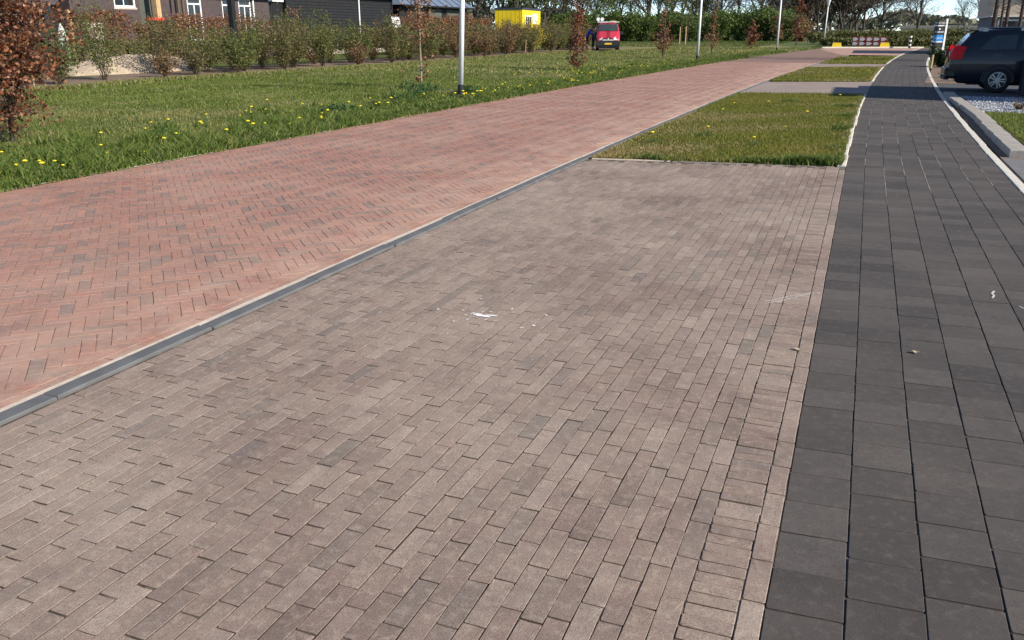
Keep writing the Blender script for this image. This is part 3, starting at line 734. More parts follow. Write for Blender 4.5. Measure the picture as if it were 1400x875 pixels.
def shrub(name, x, y, h, r, mat, seed, label, cat='shrub', group=None, n_stem=14, n_leaf=900, leaf=.07, stem_mat='twig', **kw):
    rng = np.random.default_rng(seed)
    t = empty(name, (x, y, 0), 0, label, cat, group)
    (V, F), (V2, F2, R2) = stems_and_leaves(rng, h, r, n_stem, n_leaf, leaf, **kw)
    mk('stems', V, F, M[stem_mat], t); mk('leaves', V2, F2, M[mat], t, R2)
    return t

# young beeches along the verge: trunk, brown leaves kept on the lower twigs
def young_beech(x, y, h, seed, label, clumps, leaf=.075, trunk_r=.03, mat='beech', lean=(0, 0), twigs=60, bark='bark'):
    rng = np.random.default_rng(seed)
    t = empty('young_beech', (x, y, 0), 0, label, 'tree', 'young beeches along the road verge')
    zs = np.linspace(0, h, 8); pts = [np.array([lean[0]*z/h+rng.normal(0, .012)*(z > 0), lean[1]*z/h+rng.normal(0, .012)*(z > 0), z]) for z in zs]
    m = MB()
    for k in range(7): m.tube(pts[k], pts[k+1], trunk_r*(1-k/8), trunk_r*(1-(k+1)/8), 7, caps=False)
    m.build('trunk', M[bark], t, smooth=True)
    P0, P1, R0, R1, Ls = [], [], [], [], []
    for (zc, zr, rad_, n) in clumps:
        for _ in range(max(6, n//22)):
            z = np.clip(zc+rng.uniform(-1, 1)*zr, .12, h*.98); a = rng.random()*6.28; fall = sqrt(max(.08, 1-((z-zc)/(zr*1.05))**2))
            q = np.array([np.interp(z, zs, [p[0] for p in pts]), np.interp(z, zs, [p[1] for p in pts]), z-.12])
            l = rad_*fall*(.42+.72*rng.random()); e = q+np.array([l*cos(a), l*sin(a), .10+.35*l*rng.random()])
            P0.append(q); P1.append(e); R0.append(.006); R1.append(.0015)
            for _ in range(3):
                s = q+(e-q)*rng.uniform(.3, 1); e2 = s+rng.normal(0, .16*rad_+.03, 3); P0.append(s); P1.append(e2); R0.append(.003); R1.append(.001); Ls.append((s, e2, n))
            Ls.append((q, e, n))
    V, F = tubes(P0, P1, R0, R1, 3); mk('twigs', V, F, M['twig'], t)
    tot = sum(c[3] for c in clumps); k = rng.integers(0, len(Ls), tot); u = .25+.8*rng.random(tot)[:, None]
    A = np.array([l[0] for l in Ls]); B = np.array([l[1] for l in Ls])
    C = A[k]*(1-u)+B[k]*u+rng.normal(0, .035, (tot, 3))
    V, F, R_ = leaf_quads(C, leaf, rng, ratio=.7); mk('leaves', V, F, M[mat], t, R_)
    return t
young_beech(-11.36, 8.78, 2.5, 101, 'broad young beech full of red brown dead leaves at the left edge, nearest the camera',
            [(1.5, .62, 1.2, 6600), (.85, .45, 1.0, 2100), (.45, .25, .8, 520), (2.0, .35, .85, 900)], .058, .03)
young_beech(-11.33, 21.4, 4.4, 102, 'thin pale stemmed young beech with sparse brown leaves, just left of the nearest lamp post',
            [(2.0, .45, .75, 520), (1.3, .5, .7, 420), (.6, .35, .45, 120), (3.1, .6, .6, 260)], .065, .032, bark='bark_pale', mat='beech2')
young_beech(-10.9, 34.1, 4.8, 103, 'narrow young beech with a dense column of brown leaves, before the red van',
            [(.75, .55, .50, 850), (1.7, .6, .48, 800), (2.7, .6, .48, 420), (3.6, .6, .45, 200)], .075, .045)
young_beech(-10.9, 50.2, 4.6, 104, 'young beech with a round skirt of brown leaves left of the second lamp post',
            [(.95, .45, .75, 800), (1.9, .5, .5, 300), (2.9, .6, .35, 140)], .085, .04, mat='beech2')
young_beech(-9.9, 60.9, 4.6, 105, 'slim young beech with few brown leaves just right of the second lamp post',
            [(.9, .5, .62, 480), (1.9, .5, .5, 300), (2.9, .6, .4, 160)], .09, .05, mat='beech2')
young_beech(-9.1, 75.8, 2.4, 106, 'short bushy young beech standing left of the third lamp post',
            [(1.1, .55, .85, 900), (.6, .3, .5, 300), (1.8, .4, .5, 250)], .10, .05, mat='beech')
young_beech(-7.0, 96, 4.8, 107, 'tall reddish young beech between the third and the farthest lamp post',
            [(1.6, .8, 1.2, 900), (2.9, .9, 1.0, 700), (4.0, .6, .7, 250)], .13, .06, mat='beech')
young_beech(-9.6, 104, 4.0, 108, 'brown young beech behind the third lamp post, in front of the green bushes',
            [(1.4, .8, 1.2, 700), (2.6, .9, 1.0, 500)], .13, .06, mat='russet')

# shrubs of the planted bed, from left to right
HB = lambda x, y: None
beds = [  # y, x, h, r, leaf kind, leaves, label
 (17.3, -22.6, 1.35, .75, 'olive', 1500, 'olive shrub with a bare stake beside it, half behind the near red brown beech'),
 (19.1, -21.9, 1.50, .62, 'fresh', 1700, 'green shrub right of the near beech, in front of the pale stone garden wall'),
 (21.4, -22.6, 1.95, .62, 'fresh', 1500, 'upright tall green shrub on a bare leg, left of the pale wood chips'),
 (23.3, -21.9, .75, .6, 'russet', 420, 'low twiggy brown shrub in front of the pale wood chips'),
 (25.2, -22.2, 1.25, .75, 'olive', 1300, 'grey green broom like shrub below the wide brown beech hedge'),
 (27.0, -21.8, 1.15, .65, 'fresh', 1150, 'yellowish green shrub left of the tall black post'),
 (28.3, -22.6, 1.45, .8, 'fresh', 1700, 'dense green shrub at the foot of the tall black post'),
 (30.0, -21.9, 1.50, .9, 'olive', 2000, 'broad olive shrub just right of the tall black post'),
 (31.6, -22.6, 1.75, .85, 'olive', 2100, 'tall spreading olive shrub under the last white window'),
 (33.2, -22.2, 1.95, .75, 'fresh', 1700, 'tallest green shrub of the bed, before the corner of the black barn'),
 (35.2, -21.6, .85, .6, 'russet', 600, 'low russet shrub in front of the pale barn plinth'),
 (36.8, -22.4, 1.50, .75, 'fresh', 1500, 'yellow green loose shrub in front of the black barn boards'),
 (38.4, -21.6, 1.70, .85, 'olive', 2000, 'fan shaped olive shrub in front of the black barn, left of its pale drainpipe'),
 (40.6, -22.2, 1.35, .65, 'fresh', 1150, 'small leafy green shrub below the pale drainpipe of the barn'),
 (42.2, -21.7, 1.55, .8, 'fresh', 1500, 'yellowish shrub left of the white board on the barn'),
 (44.2, -22.3, 1.50, .75, 'olive', 1500, 'olive shrub below the white board on the barn'),
 (46.0, -21.7, 1.55, .85, 'russet', 1500, 'russet and olive shrub where the brown hedge begins'),
 (48.0, -22.3, 1.65, .9, 'olive', 1700, 'olive shrub behind the thin pale stemmed beech'),
 (50.0, -21.7, 1.30, .85, 'russet', 1300, 'low russet shrub right of the thin pale stemmed beech'),
 (52.0, -22.3, 1.45, .95, 'olive', 1700, 'grey olive shrub left of the nearest lamp post, below the brown hedge'),
 (54.0, -21.9, 1.50, .95, 'russet', 1500, 'brownish shrub behind the nearest lamp post'),
 (56.2, -22.2, 1.55, 1.0, 'olive', 1700, 'olive shrub just right of the nearest lamp post'),
 (58.4, -21.9, 1.60, 1.0, 'olive', 1700, 'olive shrub second to the right of the nearest lamp post'),
 (58.0, -23.4, 1.60, 1.0, 'russet', 1600, 'brownish olive shrub halfway between lamp post and yellow cabin'),
 (62.8, -21.9, 1.65, 1.0, 'olive', 1600, 'dense olive shrub left of the yellow cabin front'),
 (60.0, -22.3, 1.85, .85, 'gold', 1100, 'shrub in yellow blossom in front of the yellow site cabin'),
 (67.8, -22.6, 1.50, .8, 'fresh', 1000, 'small green shrub under the right corner of the yellow cabin'),
 (70.3, -22.9, 1.60, 1.0, 'russet', 1300, 'thin brownish shrub right of the yellow cabin'),
 (73.5, -23.2, 1.75, 1.1, 'olive', 1300, 'olive shrub between the yellow cabin and the column shaped beech'),
 (77.0, -23.8, 1.65, 1.1, 'russet', 1200, 'russet shrub left of the column shaped beech, last of the bed')]
for k, (y, x, h, r, mt, nl, lab) in enumerate(beds):
    shrub('bed_shrub', x-.3, y, h*1.25, r*1.28, mt, 200+k, lab, group='shrubs in the soil bed beyond the verge', n_leaf=int(nl*1.8), leaf=.055+.0006*y, n_stem=int(16+r*14), taper=.009, low=.12)
rr2 = np.random.default_rng(88)
zones = ['left of the tall black post', 'right of the tall black post', 'before the left half of the black barn', 'before the right half of the black barn', 'behind the nearest lamp post',
         'just right of the nearest lamp post', 'left of the yellow cabin', 'in front of the yellow cabin', 'right of the yellow cabin']
for k in range(27):
    y = 25.8+k*1.85+rr2.normal(0, .3); mt = ['olive', 'fresh', 'russet'][k % 3]
    shrub('bed_shrub', -24.4+rr2.normal(0, .35), y, 1.75+.45*rr2.random(), 1.0+.2*rr2.random(), mt, 704+k, {'olive': 'olive twiggy', 'fresh': 'green leafing', 'russet': 'russet twiggy'}[mt]+' shrub in the back row, '+zones[k//3],
          group='shrubs in the soil bed beyond the verge', n_leaf=2600, leaf=.058+.0006*y, n_stem=30, low=.08)
shrub('bed_shrub', -23.6, 43.2, 1.5, .8, 'fresh', 240, 'green shrub in the second row, behind the drainpipe end of the barn', group='shrubs in the soil bed beyond the verge', n_leaf=1200, leaf=.08)
# low mixed hedge between bed and garden
def hedge(name, x0, y0, x1, y1, w, h, mat, n, leaf, seed, label, z0=.05, rag=.12, stem='twig', cat='hedge'):
    rng = np.random.default_rng(seed); d = np.array([x1-x0, y1-y0]); L = hypot(*d); d = d/L; nrm = np.array([-d[1], d[0]])
    t = empty(name, (x0, y0, 0), atan2(d[1], d[0]), label, cat)
    u = rng.random(n)*L; v = (rng.random(n)-.5)*w
    top = h*(1+rag*.6*smooth_noise(u[:, None], rng, 8, .5)); z = z0+(top-z0)*np.sqrt(rng.random(n))*(1+rag*.25*rng.normal(size=n))
    C = np.stack([u, v*(1+.15*smooth_noise(np.stack([u, z], 1), rng, 6, .5)), z], 1)
    dens = smooth_noise(C, rng, 10, .35); C = C[dens > -1.1]
    V, F, R_ = leaf_quads(C, leaf, rng, ratio=.7); mk('leaves', V, F, M[mat], t, R_)
    ns = int(L*9); P = np.stack([rng.random(ns)*L, (rng.random(ns)-.5)*w*.6, np.zeros(ns)], 1); Q = P+np.stack([rng.normal(0, .15, ns), rng.normal(0, .1, ns), h*(.7+.35*rng.random(ns))], 1)
    V, F = tubes(P, Q, np.full(ns, .011), np.full(ns, .003), 3); mk('stems', V, F, M[stem], t)
    return t
hedge('mixed_hedge', -29.0, 21.0, -28.8, 34.5, .7, 1.12, 'fresh', 5200, .085, 301, 'low yellow green mixed hedge behind the pale wood chips, below the brown beech hedges')
hedge('beech_hedge', -31.2, 27.7, -31.2, 30.9, .9, 2.25, 'beech', 4200, .085, 302, 'short dark brown beech hedge left of the light wooden post')
hedge('beech_hedge', -31.2, 33.3, -31.2, 38.4, .9, 2.25, 'beech2', 6500, .085, 303, 'wide rust brown beech hedge under the first white window')
hedge('beech_hedge', -31.2, 38.6, -31.2, 41.6, .8, 2.0, 'beech2', 3200, .085, 304, 'rust brown beech hedge between the black post and the black barn')
shrub('garden_beech', -29.8, 41.4, 2.5, .8, 'beech2', 305, 'rounded orange brown beech bush at the left corner of the black barn', cat='bush', n_leaf=1500, leaf=.09)
hedge('beech_hedge', -27.4, 49.8, -29.0, 66.5, 1.0, 2.42, 'beech2', 17000, .105, 306, 'long clipped brown beech hedge behind the nearest lamp post')
hedge('beech_hedge', -31.2, 31.3, -31.2, 33.4, .7, 1.88, 'russet', 2600, .085, 307, 'low brownish hedge in front of the red lidded bin')

# ------------------------------------------------------------------ bare trees
def bare_tree(seed, h, trunk_r, fork, levels, n_child, ang, len0, leafmat_, n_leaf, leaf, twigmat='twig_far', barkmat='bark', min_z=0.0, droop=.25):
    """recursive branching; thick pieces go into the trunk mesh, fine ones into the crown"""
    rng = np.random.default_rng(seed); thick, thin, tips = [], [], []
    def grow(p, d, L, r, lev):
        k = 3 if lev < 2 else 2; q = p
        for s in range(k):
            d2 = d+rng.normal(0, .10+.05*lev, 3); d2[2] += .05; d2 /= np.linalg.norm(d2); e = q+d2*L/k
            r2 = r*(1-.22*(s+1)/k*1.6); (thick if lev <= 1 else thin).append((q, e, r*(1-.22*s/k*1.6), max(.004, r2)))
            if lev > 0 and lev < levels:
                for _ in range(rng.integers(1, 3)): child(e, d2, L, r2, lev)
            q, d = e, d2
        if lev < levels:
            for _ in range(n_child): child(q, d, L, r*.62, lev)
        else: tips.append((p, q))
    def child(p, d, L, r, lev):
        a = rng.normal(size=3); a -= d*(a@d); a /= np.linalg.norm(a); th = ang*(.6+.7*rng.random())
        nd = d*cos(th)+a*sin(th); nd[2] += .12; nd /= np.linalg.norm(nd)
        grow(p, nd, L*(.55+.25*rng.random()), max(.008, r*(.45+.3*rng.random())), lev+1)
    p = np.zeros(3); d = np.array([rng.normal(0, .04), rng.normal(0, .04), 1.]); q = p
    for s in range(3):
        e = q+d*fork/3; thick.append((q, e, trunk_r*(1.25 if s == 0 else 1-.06*s), trunk_r*(1-.06*(s+1)))); q = e
        d = d+rng.normal(0, .05, 3)*[1, 1, 0]; d /= np.linalg.norm(d)
    grow(q, d, len0, trunk_r*.8, 1)
    for _ in range(3): child(q-np.array([0, 0, fork*.12*rng.random()]), d, len0*1.15, trunk_r*.75, 0)
    sc = h/max(t[1][2] for t in tips)
    def arr(l): return [np.array([x[i] for x in l])*(1 if i > 1 else np.array([sc, sc, sc])) for i in range(4)]
    A = tubes(*arr(thick), n=7); B = tubes(*arr(thin), n=3)
    k = rng.integers(0, len(tips), n_leaf); t = rng.random(n_leaf)[:, None]
    P = np.array([x[0] for x in tips])*sc; Q = np.array([x[1] for x in tips])*sc
    C = P[k]*(1-t)+Q[k]*t+rng.normal(0, .03*h, (n_leaf, 3))
    V2, F2, R2 = leaf_quads(C, leaf, rng)
    return A, B, (V2, F2, R2), leafmat_, twigmat, barkmat

def place_tree(name, proto, x, y, rz, sc, label, group=None, z=-.1):
    t = empty(name, (x, y, z), rz, label, 'tree', group); t.scale = (sc, sc, sc)
    if 'data' not in proto:
        A, B, (V2, F2, R2), lm, tm, bm_ = proto['src']
        proto['data'] = [('trunk', mesh_data('trunk', A[0], A[1], M[bm_], None, True)), ('crown', mesh_data('crown', B[0], B[1], M[tm])), ('buds', mesh_data('buds', V2, F2, M[lm], R2))]
    tr = None
    for nm, me in proto['data']:
        o = bpy.data.objects.new(nm, me); link(o, t)
    return t
oakish = [dict(src=bare_tree(400+k, 13, .34, 3.2, 4, 3, .85, 4.2, 'bud', 1000, .2)) for k in range(3)]
slim = [dict(src=bare_tree(410+k, 13, .20, 3.0, 4, 2, .55, 4.0, 'bud', 900, .2)) for k in range(2)]
green = [dict(src=bare_tree(420+k, 12, .24, 2.2, 4, 2, .65, 4.0, 'budgreen', 5200, .30)) for k in range(2)]
brown = [dict(src=bare_tree(430+k, 15, .26, 2.2, 4, 3, .60, 4.6, 'budbrown', 6500, .40)) for k in range(2)]
place_tree('oak', oakish[0], 8.1, 186, 0.4, .95, 'spreading bare oak standing alone behind the hedges, left of the for sale sign')
place_tree('oak', oakish[1], 1.7, 172, 1.2, 1.0, 'leaning bare oak with pale buds behind the red and white barrier')
slots = [(0, 640), (1, 655)]
def dirpt(px, D):     # a point on the ground along the street photograph's heading of column px, D metres ahead
    u = (px-700)/1150*cos(PITCH)*0+(px-700)/1150
    x = CF*0+np.array([-sin(YAW), cos(YAW), 0])*(1.0/cos(PITCH))*1.0+CR*u*1.0
    x = x/(np.array([x[0], x[1], 0])@np.array([-sin(YAW), cos(YAW), 0])*cos(PITCH))
    return x[0]*D*.95, x[1]*D*.95
rng = np.random.default_rng(55)
k = 0
for px, D, kind in [(596, 118, 'g'), (622, 112, 'g'), (648, 104, 'g'), (668, 116, 's'), (690, 118, 'g'), (704, 108, 's'), (722, 120, 'g'), (742, 116, 'g'), (757, 128, 's'), (771, 148, 'o'), (790, 150, 'g'), (815, 165, 'o'), (845, 160, 'g'), (866, 170, 's'), (884, 158, 'o'),
                    (898, 172, 's'), (914, 165, 'g'), (931, 175, 's'), (947, 168, 'o'), (962, 178, 'g'), (985, 170, 's'), (1008, 165, 'o'), (1040, 168, 'o'), (1062, 175, 's')]:
    x, y = dirpt(px, D); P = {'g': green, 's': slim, 'o': oakish}[kind][k % 2]; k += 1
    lab = {'g': 'greening tree with fine twigs in the far row behind the hawthorn bushes', 's': 'slender bare tree in the far row behind the hawthorn bushes', 'o': 'wide branching bare tree in the far row behind the hawthorn bushes'}[kind]
    place_tree('bare_tree', P, x, y, rng.random()*6.28, (.85+.35*rng.random())*(1.05 if D > 140 else .95), lab, 'bare trees behind the green bushes')
for px, D in [(1074, 230), (1083, 215), (1092, 235), (1101, 220), (1110, 240), (1119, 215), (1127, 232), (1136, 222), (1145, 238), (1153, 218), (1162, 230), (1171, 224), (1180, 240), (1097, 255), (1125, 258), (1150, 256), (1170, 260)]:
    x, y = dirpt(px, D); k += 1
    place_tree('wood_tree', brown[k % 2], x, y, rng.random()*6.28, 1.15+.4*rng.random(), 'bare brown tree of the dense little wood behind the farthest lamp post', 'trees of the brown wood')
for px, D in [(1222, 330), (1340, 150), (1352, 120), (1318, 200)]:
    x, y = dirpt(px, D); k += 1
    place_tree('bare_tree', slim[k % 2], x, y, rng.random()*6.28, .8, {1222: 'small grey bare tree between the two bare oaks', 1340: 'thin bare tree above the roof of the dark car', 1352: 'thin bare tree beside the tan house', 1318: 'faint bare tree right of the for sale sign'}[px])

# green hawthorn bushes in a far row
hb = []
for k in range(3):
    rng2 = np.random.default_rng(500+k)
    (V, F), L2 = stems_and_leaves(rng2, 3.9, 2.6, 26, 3600, .30, low=.03, taper=.03, gauss=.075, sub=7)
    hb.append((mesh_data('stems', V, F, M['twig_far']), mesh_data('leaves', L2[0], L2[1], M['hawthorn'], L2[2])))
xs = np.linspace(742, 1078, 21)
for k, px in enumerate(xs):
    x, y = dirpt(px+rng.normal(0, 3), 122+8*rng.random()+(6 if k % 2 else 0)); t = empty('hawthorn_bush', (x, y, -.1), rng.random()*6.28, 'round hawthorn bush coming into leaf in the far row behind the red van', 'bush', 'hawthorn bushes in the far row')
    s_ = .85+.3*rng.random(); t.scale = (s_*1.1, s_*1.1, s_*(1.0 if px > 860 else .95))
    for nm, me in zip(('stems', 'leaves'), hb[k % 3]): link(bpy.data.objects.new(nm, me), t)
for px in (1086, 1096): 
    x, y = dirpt(px, 128); 
    t = empty('hawthorn_bush', (x, y, -.1), 1, 'brownish bush under the little brown wood' if px == 1086 else 'brownish bush beside the farthest beech', 'bush'); t.scale = (.8,)*3
    link(bpy.data.objects.new('stems', hb[0][0]), t); link(bpy.data.objects.new('leaves', hb[0][1].copy()), t).data.materials[0] = M['russet']
for k, (px, D) in enumerate([(930, 100), (938, 96)]):      # young staked trees on the far field
    x, y = dirpt(px, D); t = empty('staked_sapling', (x, y, -.05), 0, ['left of two young saplings tied to pale stakes on the far field', 'right of two young saplings tied to pale stakes on the far field'][k], 'sapling')
    MB().tube((0, 0, 0), (0, 0, 2.0), .07, .06, 7).build('stake', M['wood'], t); MB().tube((.2, 0, 0), (.2, 0, 3.6), .04, .02, 6).build('trunk', M['bark'], t)
    (V, F), L2 = stems_and_leaves(np.random.default_rng(k), 1.9, .7, 8, 260, .16, taper=.012); mk('crown', V+[.2, 0, 2.0], F, M['twig'], t); mk('leaves', L2[0]+[.2, 0, 2.0], L2[1], M['budgreen'], t, L2[2])

# distant wood on the horizon: nobody could count its trees
rng = np.random.default_rng(77); n = 26000
az = rad(-75)+rad(110)*rng.random(n); D = 430+90*rng.random(n)
hgt = 9+3.5*smooth_noise(az[:, None]*40, rng, 9, 1.0); C = np.stack([D*np.sin(az), D*np.cos(az), np.maximum(0, hgt*np.sqrt(rng.random(n)))], 1)
V, F, R_ = leaf_quads(C, 2.6, rng, ratio=.8); tag(mk('distant_woods', V, F, M['far_leaf'], None, R_), kind='stuff')

# juniper hedges beyond the junction
def juniper(x0, y0, x1, y1, w, h, n, seed, label): 
    return hedge('juniper_hedge', x0, y0, x1, y1, w, h, 'juniper', n, .20, seed, label, rag=.35)
juniper(-.4, 93.0, 9.6, 98.0, 2.2, .78, 8000, 601, 'low dark clipped hedge directly behind the red and white barrier')
juniper(-4.3, 93.5, -1.6, 94.6, 2.0, .82, 2400, 602, 'rounded low yellow green bush hedge behind the left yellow barrier foot')
juniper(-6.5, 108, 16, 117, 3.0, 1.45, 17000, 603, 'higher olive hedge in the second row behind the junction')

# laurel by the sign and ground cover behind the car
shrub('laurel_bush', 3.05, 43.3, .86, .80, 'darkgreen', 610, 'dark glossy laurel bush beside the footpath, in front of the for sale sign', cat='bush', n_leaf=3200, leaf=.095, n_stem=26)
shrub('laurel_bush', 3.95, 42.8, .84, .75, 'darkgreen', 611, 'dark glossy laurel bush right behind the tail of the parked car', cat='bush', n_leaf=2800, leaf=.095, n_stem=26)
for k, (x, y) in enumerate([(2.75, 31.2), (3.3, 31.4), (3.9, 31.3), (4.5, 31.2), (2.62, 33.2)]):
    shrub('ground_cover_shrub', x, y, .33, .36, 'darkgreen', 620+k, 'small low evergreen plant on the soil behind the parked car', cat='shrub', group='low evergreens behind the car', n_leaf=420, leaf=.055)
MB().tube((0, 0, 0), (.01, 0, .55), .05, .045, 8).build('post', M['wood'], empty('wooden_stake', (2.58, 41.6, 0), 0, 'short light wooden stake at the left side of the laurel bush', 'stake'))
for k, (x, y, h_) in enumerate([(-21.5, 17.6, 1.5), (-21.3, 55.2, .9), (-21.4, 66.8, .8)]):
    MB().tube((0, 0, 0), (.05, .02, h_), .02, .016, 6).build('cane', M['wood'], empty('bamboo_cane', (x, y, 0), 0, ['thin pale cane beside the near red brown beech', 'short pale cane right of the nearest lamp post', 'short pale cane in front of the yellow blossom shrub'][k], 'cane'))

# ------------------------------------------------------------------ buildings
def window(parent, x, y0, y1, z0, z1, mull=True, transom=None, face='x'):
    """white casement window in a wall facing +X: frame with panes as sub-parts"""
    f = MB(); w = .09
    f.box(x-.02, x+.05, y0, y0+w, z0, z1).box(x-.02, x+.05, y1-w, y1, z0, z1)
    f.box(x-.021, x+.049, y0+w, y1-w, z0, z0+w).box(x-.021, x+.049, y0+w, y1-w, z1-w, z1)
    ym = (y0+y1)/2; zt = z1-.42 if transom is None else transom
    f.box(x-.02, x+.04, y0+w, y1-w, zt-.04, zt+.04)
    if mull: f.box(x-.019, x+.045, ym-.035, ym+.035, z0+w, zt-.04)
    o = f.build('window', M['white'], parent)
    for a, b, c, d in ((y0+w, ym-.035, z0+w, zt-.04), (ym+.035, y1-w, z0+w, zt-.04), (y0+w, y1-w, zt+.04, z1-w)):
        MB().box(x-.006, x+.008, a, b, c, d).build('pane', M['glass'], o)
    MB().box(x-.02, x+.10, y0-.05, y1+.05, z0-.09, z0-.002).build('sill', M['stone'], o)
    return o

def gable(parent, x0, x1, y0, y1, ze, zr, mat, over=.4, th=.16, name='roof'):
    ym = (x0+x1)/2; m = MB()
    for s, xe in ((1, x1+over), (-1, x0-over)):
        ze2 = ze-(zr-ze)*over/((x1-x0)/2)
        m.add([(xe, y0-over, ze2), (xe, y1+over, ze2), (ym, y1+over, zr), (ym, y0-over, zr), (xe, y0-over, ze2-th), (xe, y1+over, ze2-th), (ym, y1+over, zr-th), (ym, y0-over, zr-th)],
              [(0, 1, 2, 3), (7, 6, 5, 4), (0, 4, 5, 1), (1, 5, 6, 2), (3, 7, 4, 0)])
    return m.build(name, mat, parent)

hs = empty('brick_house', (-34, 30.4, 0), 0, 'purple brown brick house with tall white casement windows behind the beech hedges', 'house')
X0 = 0.0
wl_ = MB()
op = [(7.55, 8.65, 1.0, 3.3), (10.3, 11.4, 1.0, 3.3), (11.72, 12.82, 1.0, 3.3), (2.6, 3.95, 2.60, 3.4), (4.2, 5.0, .1, 3.2)]
# wall pieces between the openings
edges = sorted(op); y = 0.0
for (a, b, c, d) in edges:
    wl_.box(-.30, X0, y, a, 0, 3.9); wl_.box(-.301, X0, a, b, 0, c); wl_.box(-.301, X0, a, b, d, 3.9); y = b
wl_.box(-.30, X0, y, 14.5, 0, 3.9); wl_.box(-9, -.302, 0, .3, 0, 3.9); wl_.box(-9, -.302, 14.2, 14.5, 0, 3.9)
wl_.build('wall', M['housebrick'], hs)
for (a, b, c, d) in op[:3]: window(hs, -.08, a, b, c, d, True, 2.88)
window(hs, -.08, 2.6, 3.95, 2.60, 3.4, False, 3.1)
dr = MB().box(-.14, -.06, 4.2, 5.0, .1, 3.2).build('door', M['grey_wood'], hs); MB().box(-.06, .0, 4.28, 4.34, 1.0, 1.25).build('handle', M['chrome'], dr)
MB().tube((.07, 12.95, .1), (.07, 12.95, 4.0), .05, n=8).build('drainpipe', M['pole'], hs)
gable(hs, -9, 0, 0, 14.5, 3.9, 8.2, M['rooftile'])
MB().box(-8.7, -.5, .4, 14.1, -.05, .0).build('floor_slab', M['slab'], hs)
cp = empty('carport', (-34, 22.5, 0), 0, 'flat roofed grey green carport on posts left of the brick house', 'carport')
MB().box(-6, .25, 0, 7.1, 2.62, 3.05).build('roof', M['fascia'], cp)
for a in np.arange(.1, 7.0, .9): MB().box(-2.06, -2.0, a, a+.86, 0, 2.62).build('panel', M['grey_wood'], cp)
for a in (2.2, 3.9, 5.75): MB().box(-.12, .02, a-.07, a+.07, 0, 2.62).build('post', M['planter'], cp)
MB().box(-1.2, -1.05, 5.9, 7.9, 0, 3.4).build('side_screen', M['planter'], cp)
MB().tube((0, 0, 0), (0, 0, 4.2), .10, .085, 9).build('trunk', M['pot'], empty('white_post', (-33.2, 27.0, 0), 0, 'round pale post standing in front of the carport at the far left', 'post'))
MB().box(-.07, .07, -.07, .07, 0, 2.42).build('post', M['wood'], empty('wooden_post', (-33.6, 29.9, 0), 0, 'short light wooden post at the right end of the carport', 'post'))
t = empty('wooden_post', (-33.3, 35.0, .0), 0, 'thick light wooden post with a red board fixed low on it', 'post')
MB().box(-.14, .14, -.14, .14, 0, 4.4, .01).build('post', M['wood'], t); MB().box(.142, .30, -1.0, .12, 2.0, 2.13, .01).build('red_board', M['binred'], t)
for k, yy in enumerate((36.6, 36.95)): MB().box(-.05, .05, -.05, .05, 0, 4.4).build('post', M['twig'], empty('pergola_post', (-33.4, yy, 0), 0, ['slim brown garden post right of the thick light wooden post', 'slim brown garden post nearest the rust brown hedge'][k], 'post'))
sheet('garden_terrace', [(-33.9, 33.2), (-31.8, 33.2), (-31.8, 41.5), (-33.9, 41.5)], .9, M['bed'])
t = empty('wheelie_bin', (-32.6, 34.9, .9), 0, 'dark wheelie bin with a greenish lid beside the rust brown hedge', 'bin')
MB().add([(-.25, -.25, 0), (.25, -.25, 0), (.25, .25, 0), (-.25, .25, 0), (-.32, -.32, 1.0), (.32, -.32, 1.0), (.32, .32, 1.0), (-.32, .32, 1.0)], [(3, 2, 1, 0), (4, 5, 6, 7), (0, 1, 5, 4), (1, 2, 6, 5), (2, 3, 7, 6), (3, 0, 4, 7)]).build('body', M['bingreen'], t)
MB().box(-.35, .37, -.35, .35, 1.002, 1.07, .02).build('lid', M['grey_wood'], t)
for s in (-1, 1): MB().tube((-.3, s*.26, .10), (-.3, s*.31, .10), .10, n=12).build('wheel', M['rubber'], t)
t = empty('garden_wall', (-31.2, 28.4, 0), 0, 'short pale stone wall with a flat cap between the green shrubs', 'wall')
for r in range(6):
    for j in range(2): MB().box(-.15, .15, j*.45+.004, j*.45+.446, r*.29, r*.29+.284, .008).build('stone', M['stone'], t)
MB().box(-.19, .19, -.04, .94, 1.742, 1.84, .01).build('cap', M['stone'], t)
t = empty('plant_cover', (-30.6, 26.75, 0), 0, 'pale pointed fleece cover over a plant in front of the carport', 'plant cover')
MB().lathe([(.20, 0), (.22, .9), (.19, 1.3), (.10, 1.62), (.02, 1.82)], n=10).build('cover', M['pot'], t, smooth=True); MB().tube((0, 0, 1.78), (0, 0, 1.92), .02, n=6).build('stick', M['wood'], t)
t = empty('black_post', (-24.1, 29.4, 0), 0, 'tall thick black wooden post rising from the shrubs before the white windows', 'post')
MB().box(-.11, .11, -.11, .11, 0, 4.6, .012).build('shaft', M['barn'], t); MB().box(-.14, .14, -.14, .14, 4.602, 4.68, .01).build('cap', M['barn'], t)
MB().box(-.035, .035, .112, .34, 1.45, 1.52).build('bracket', M['black'], t)
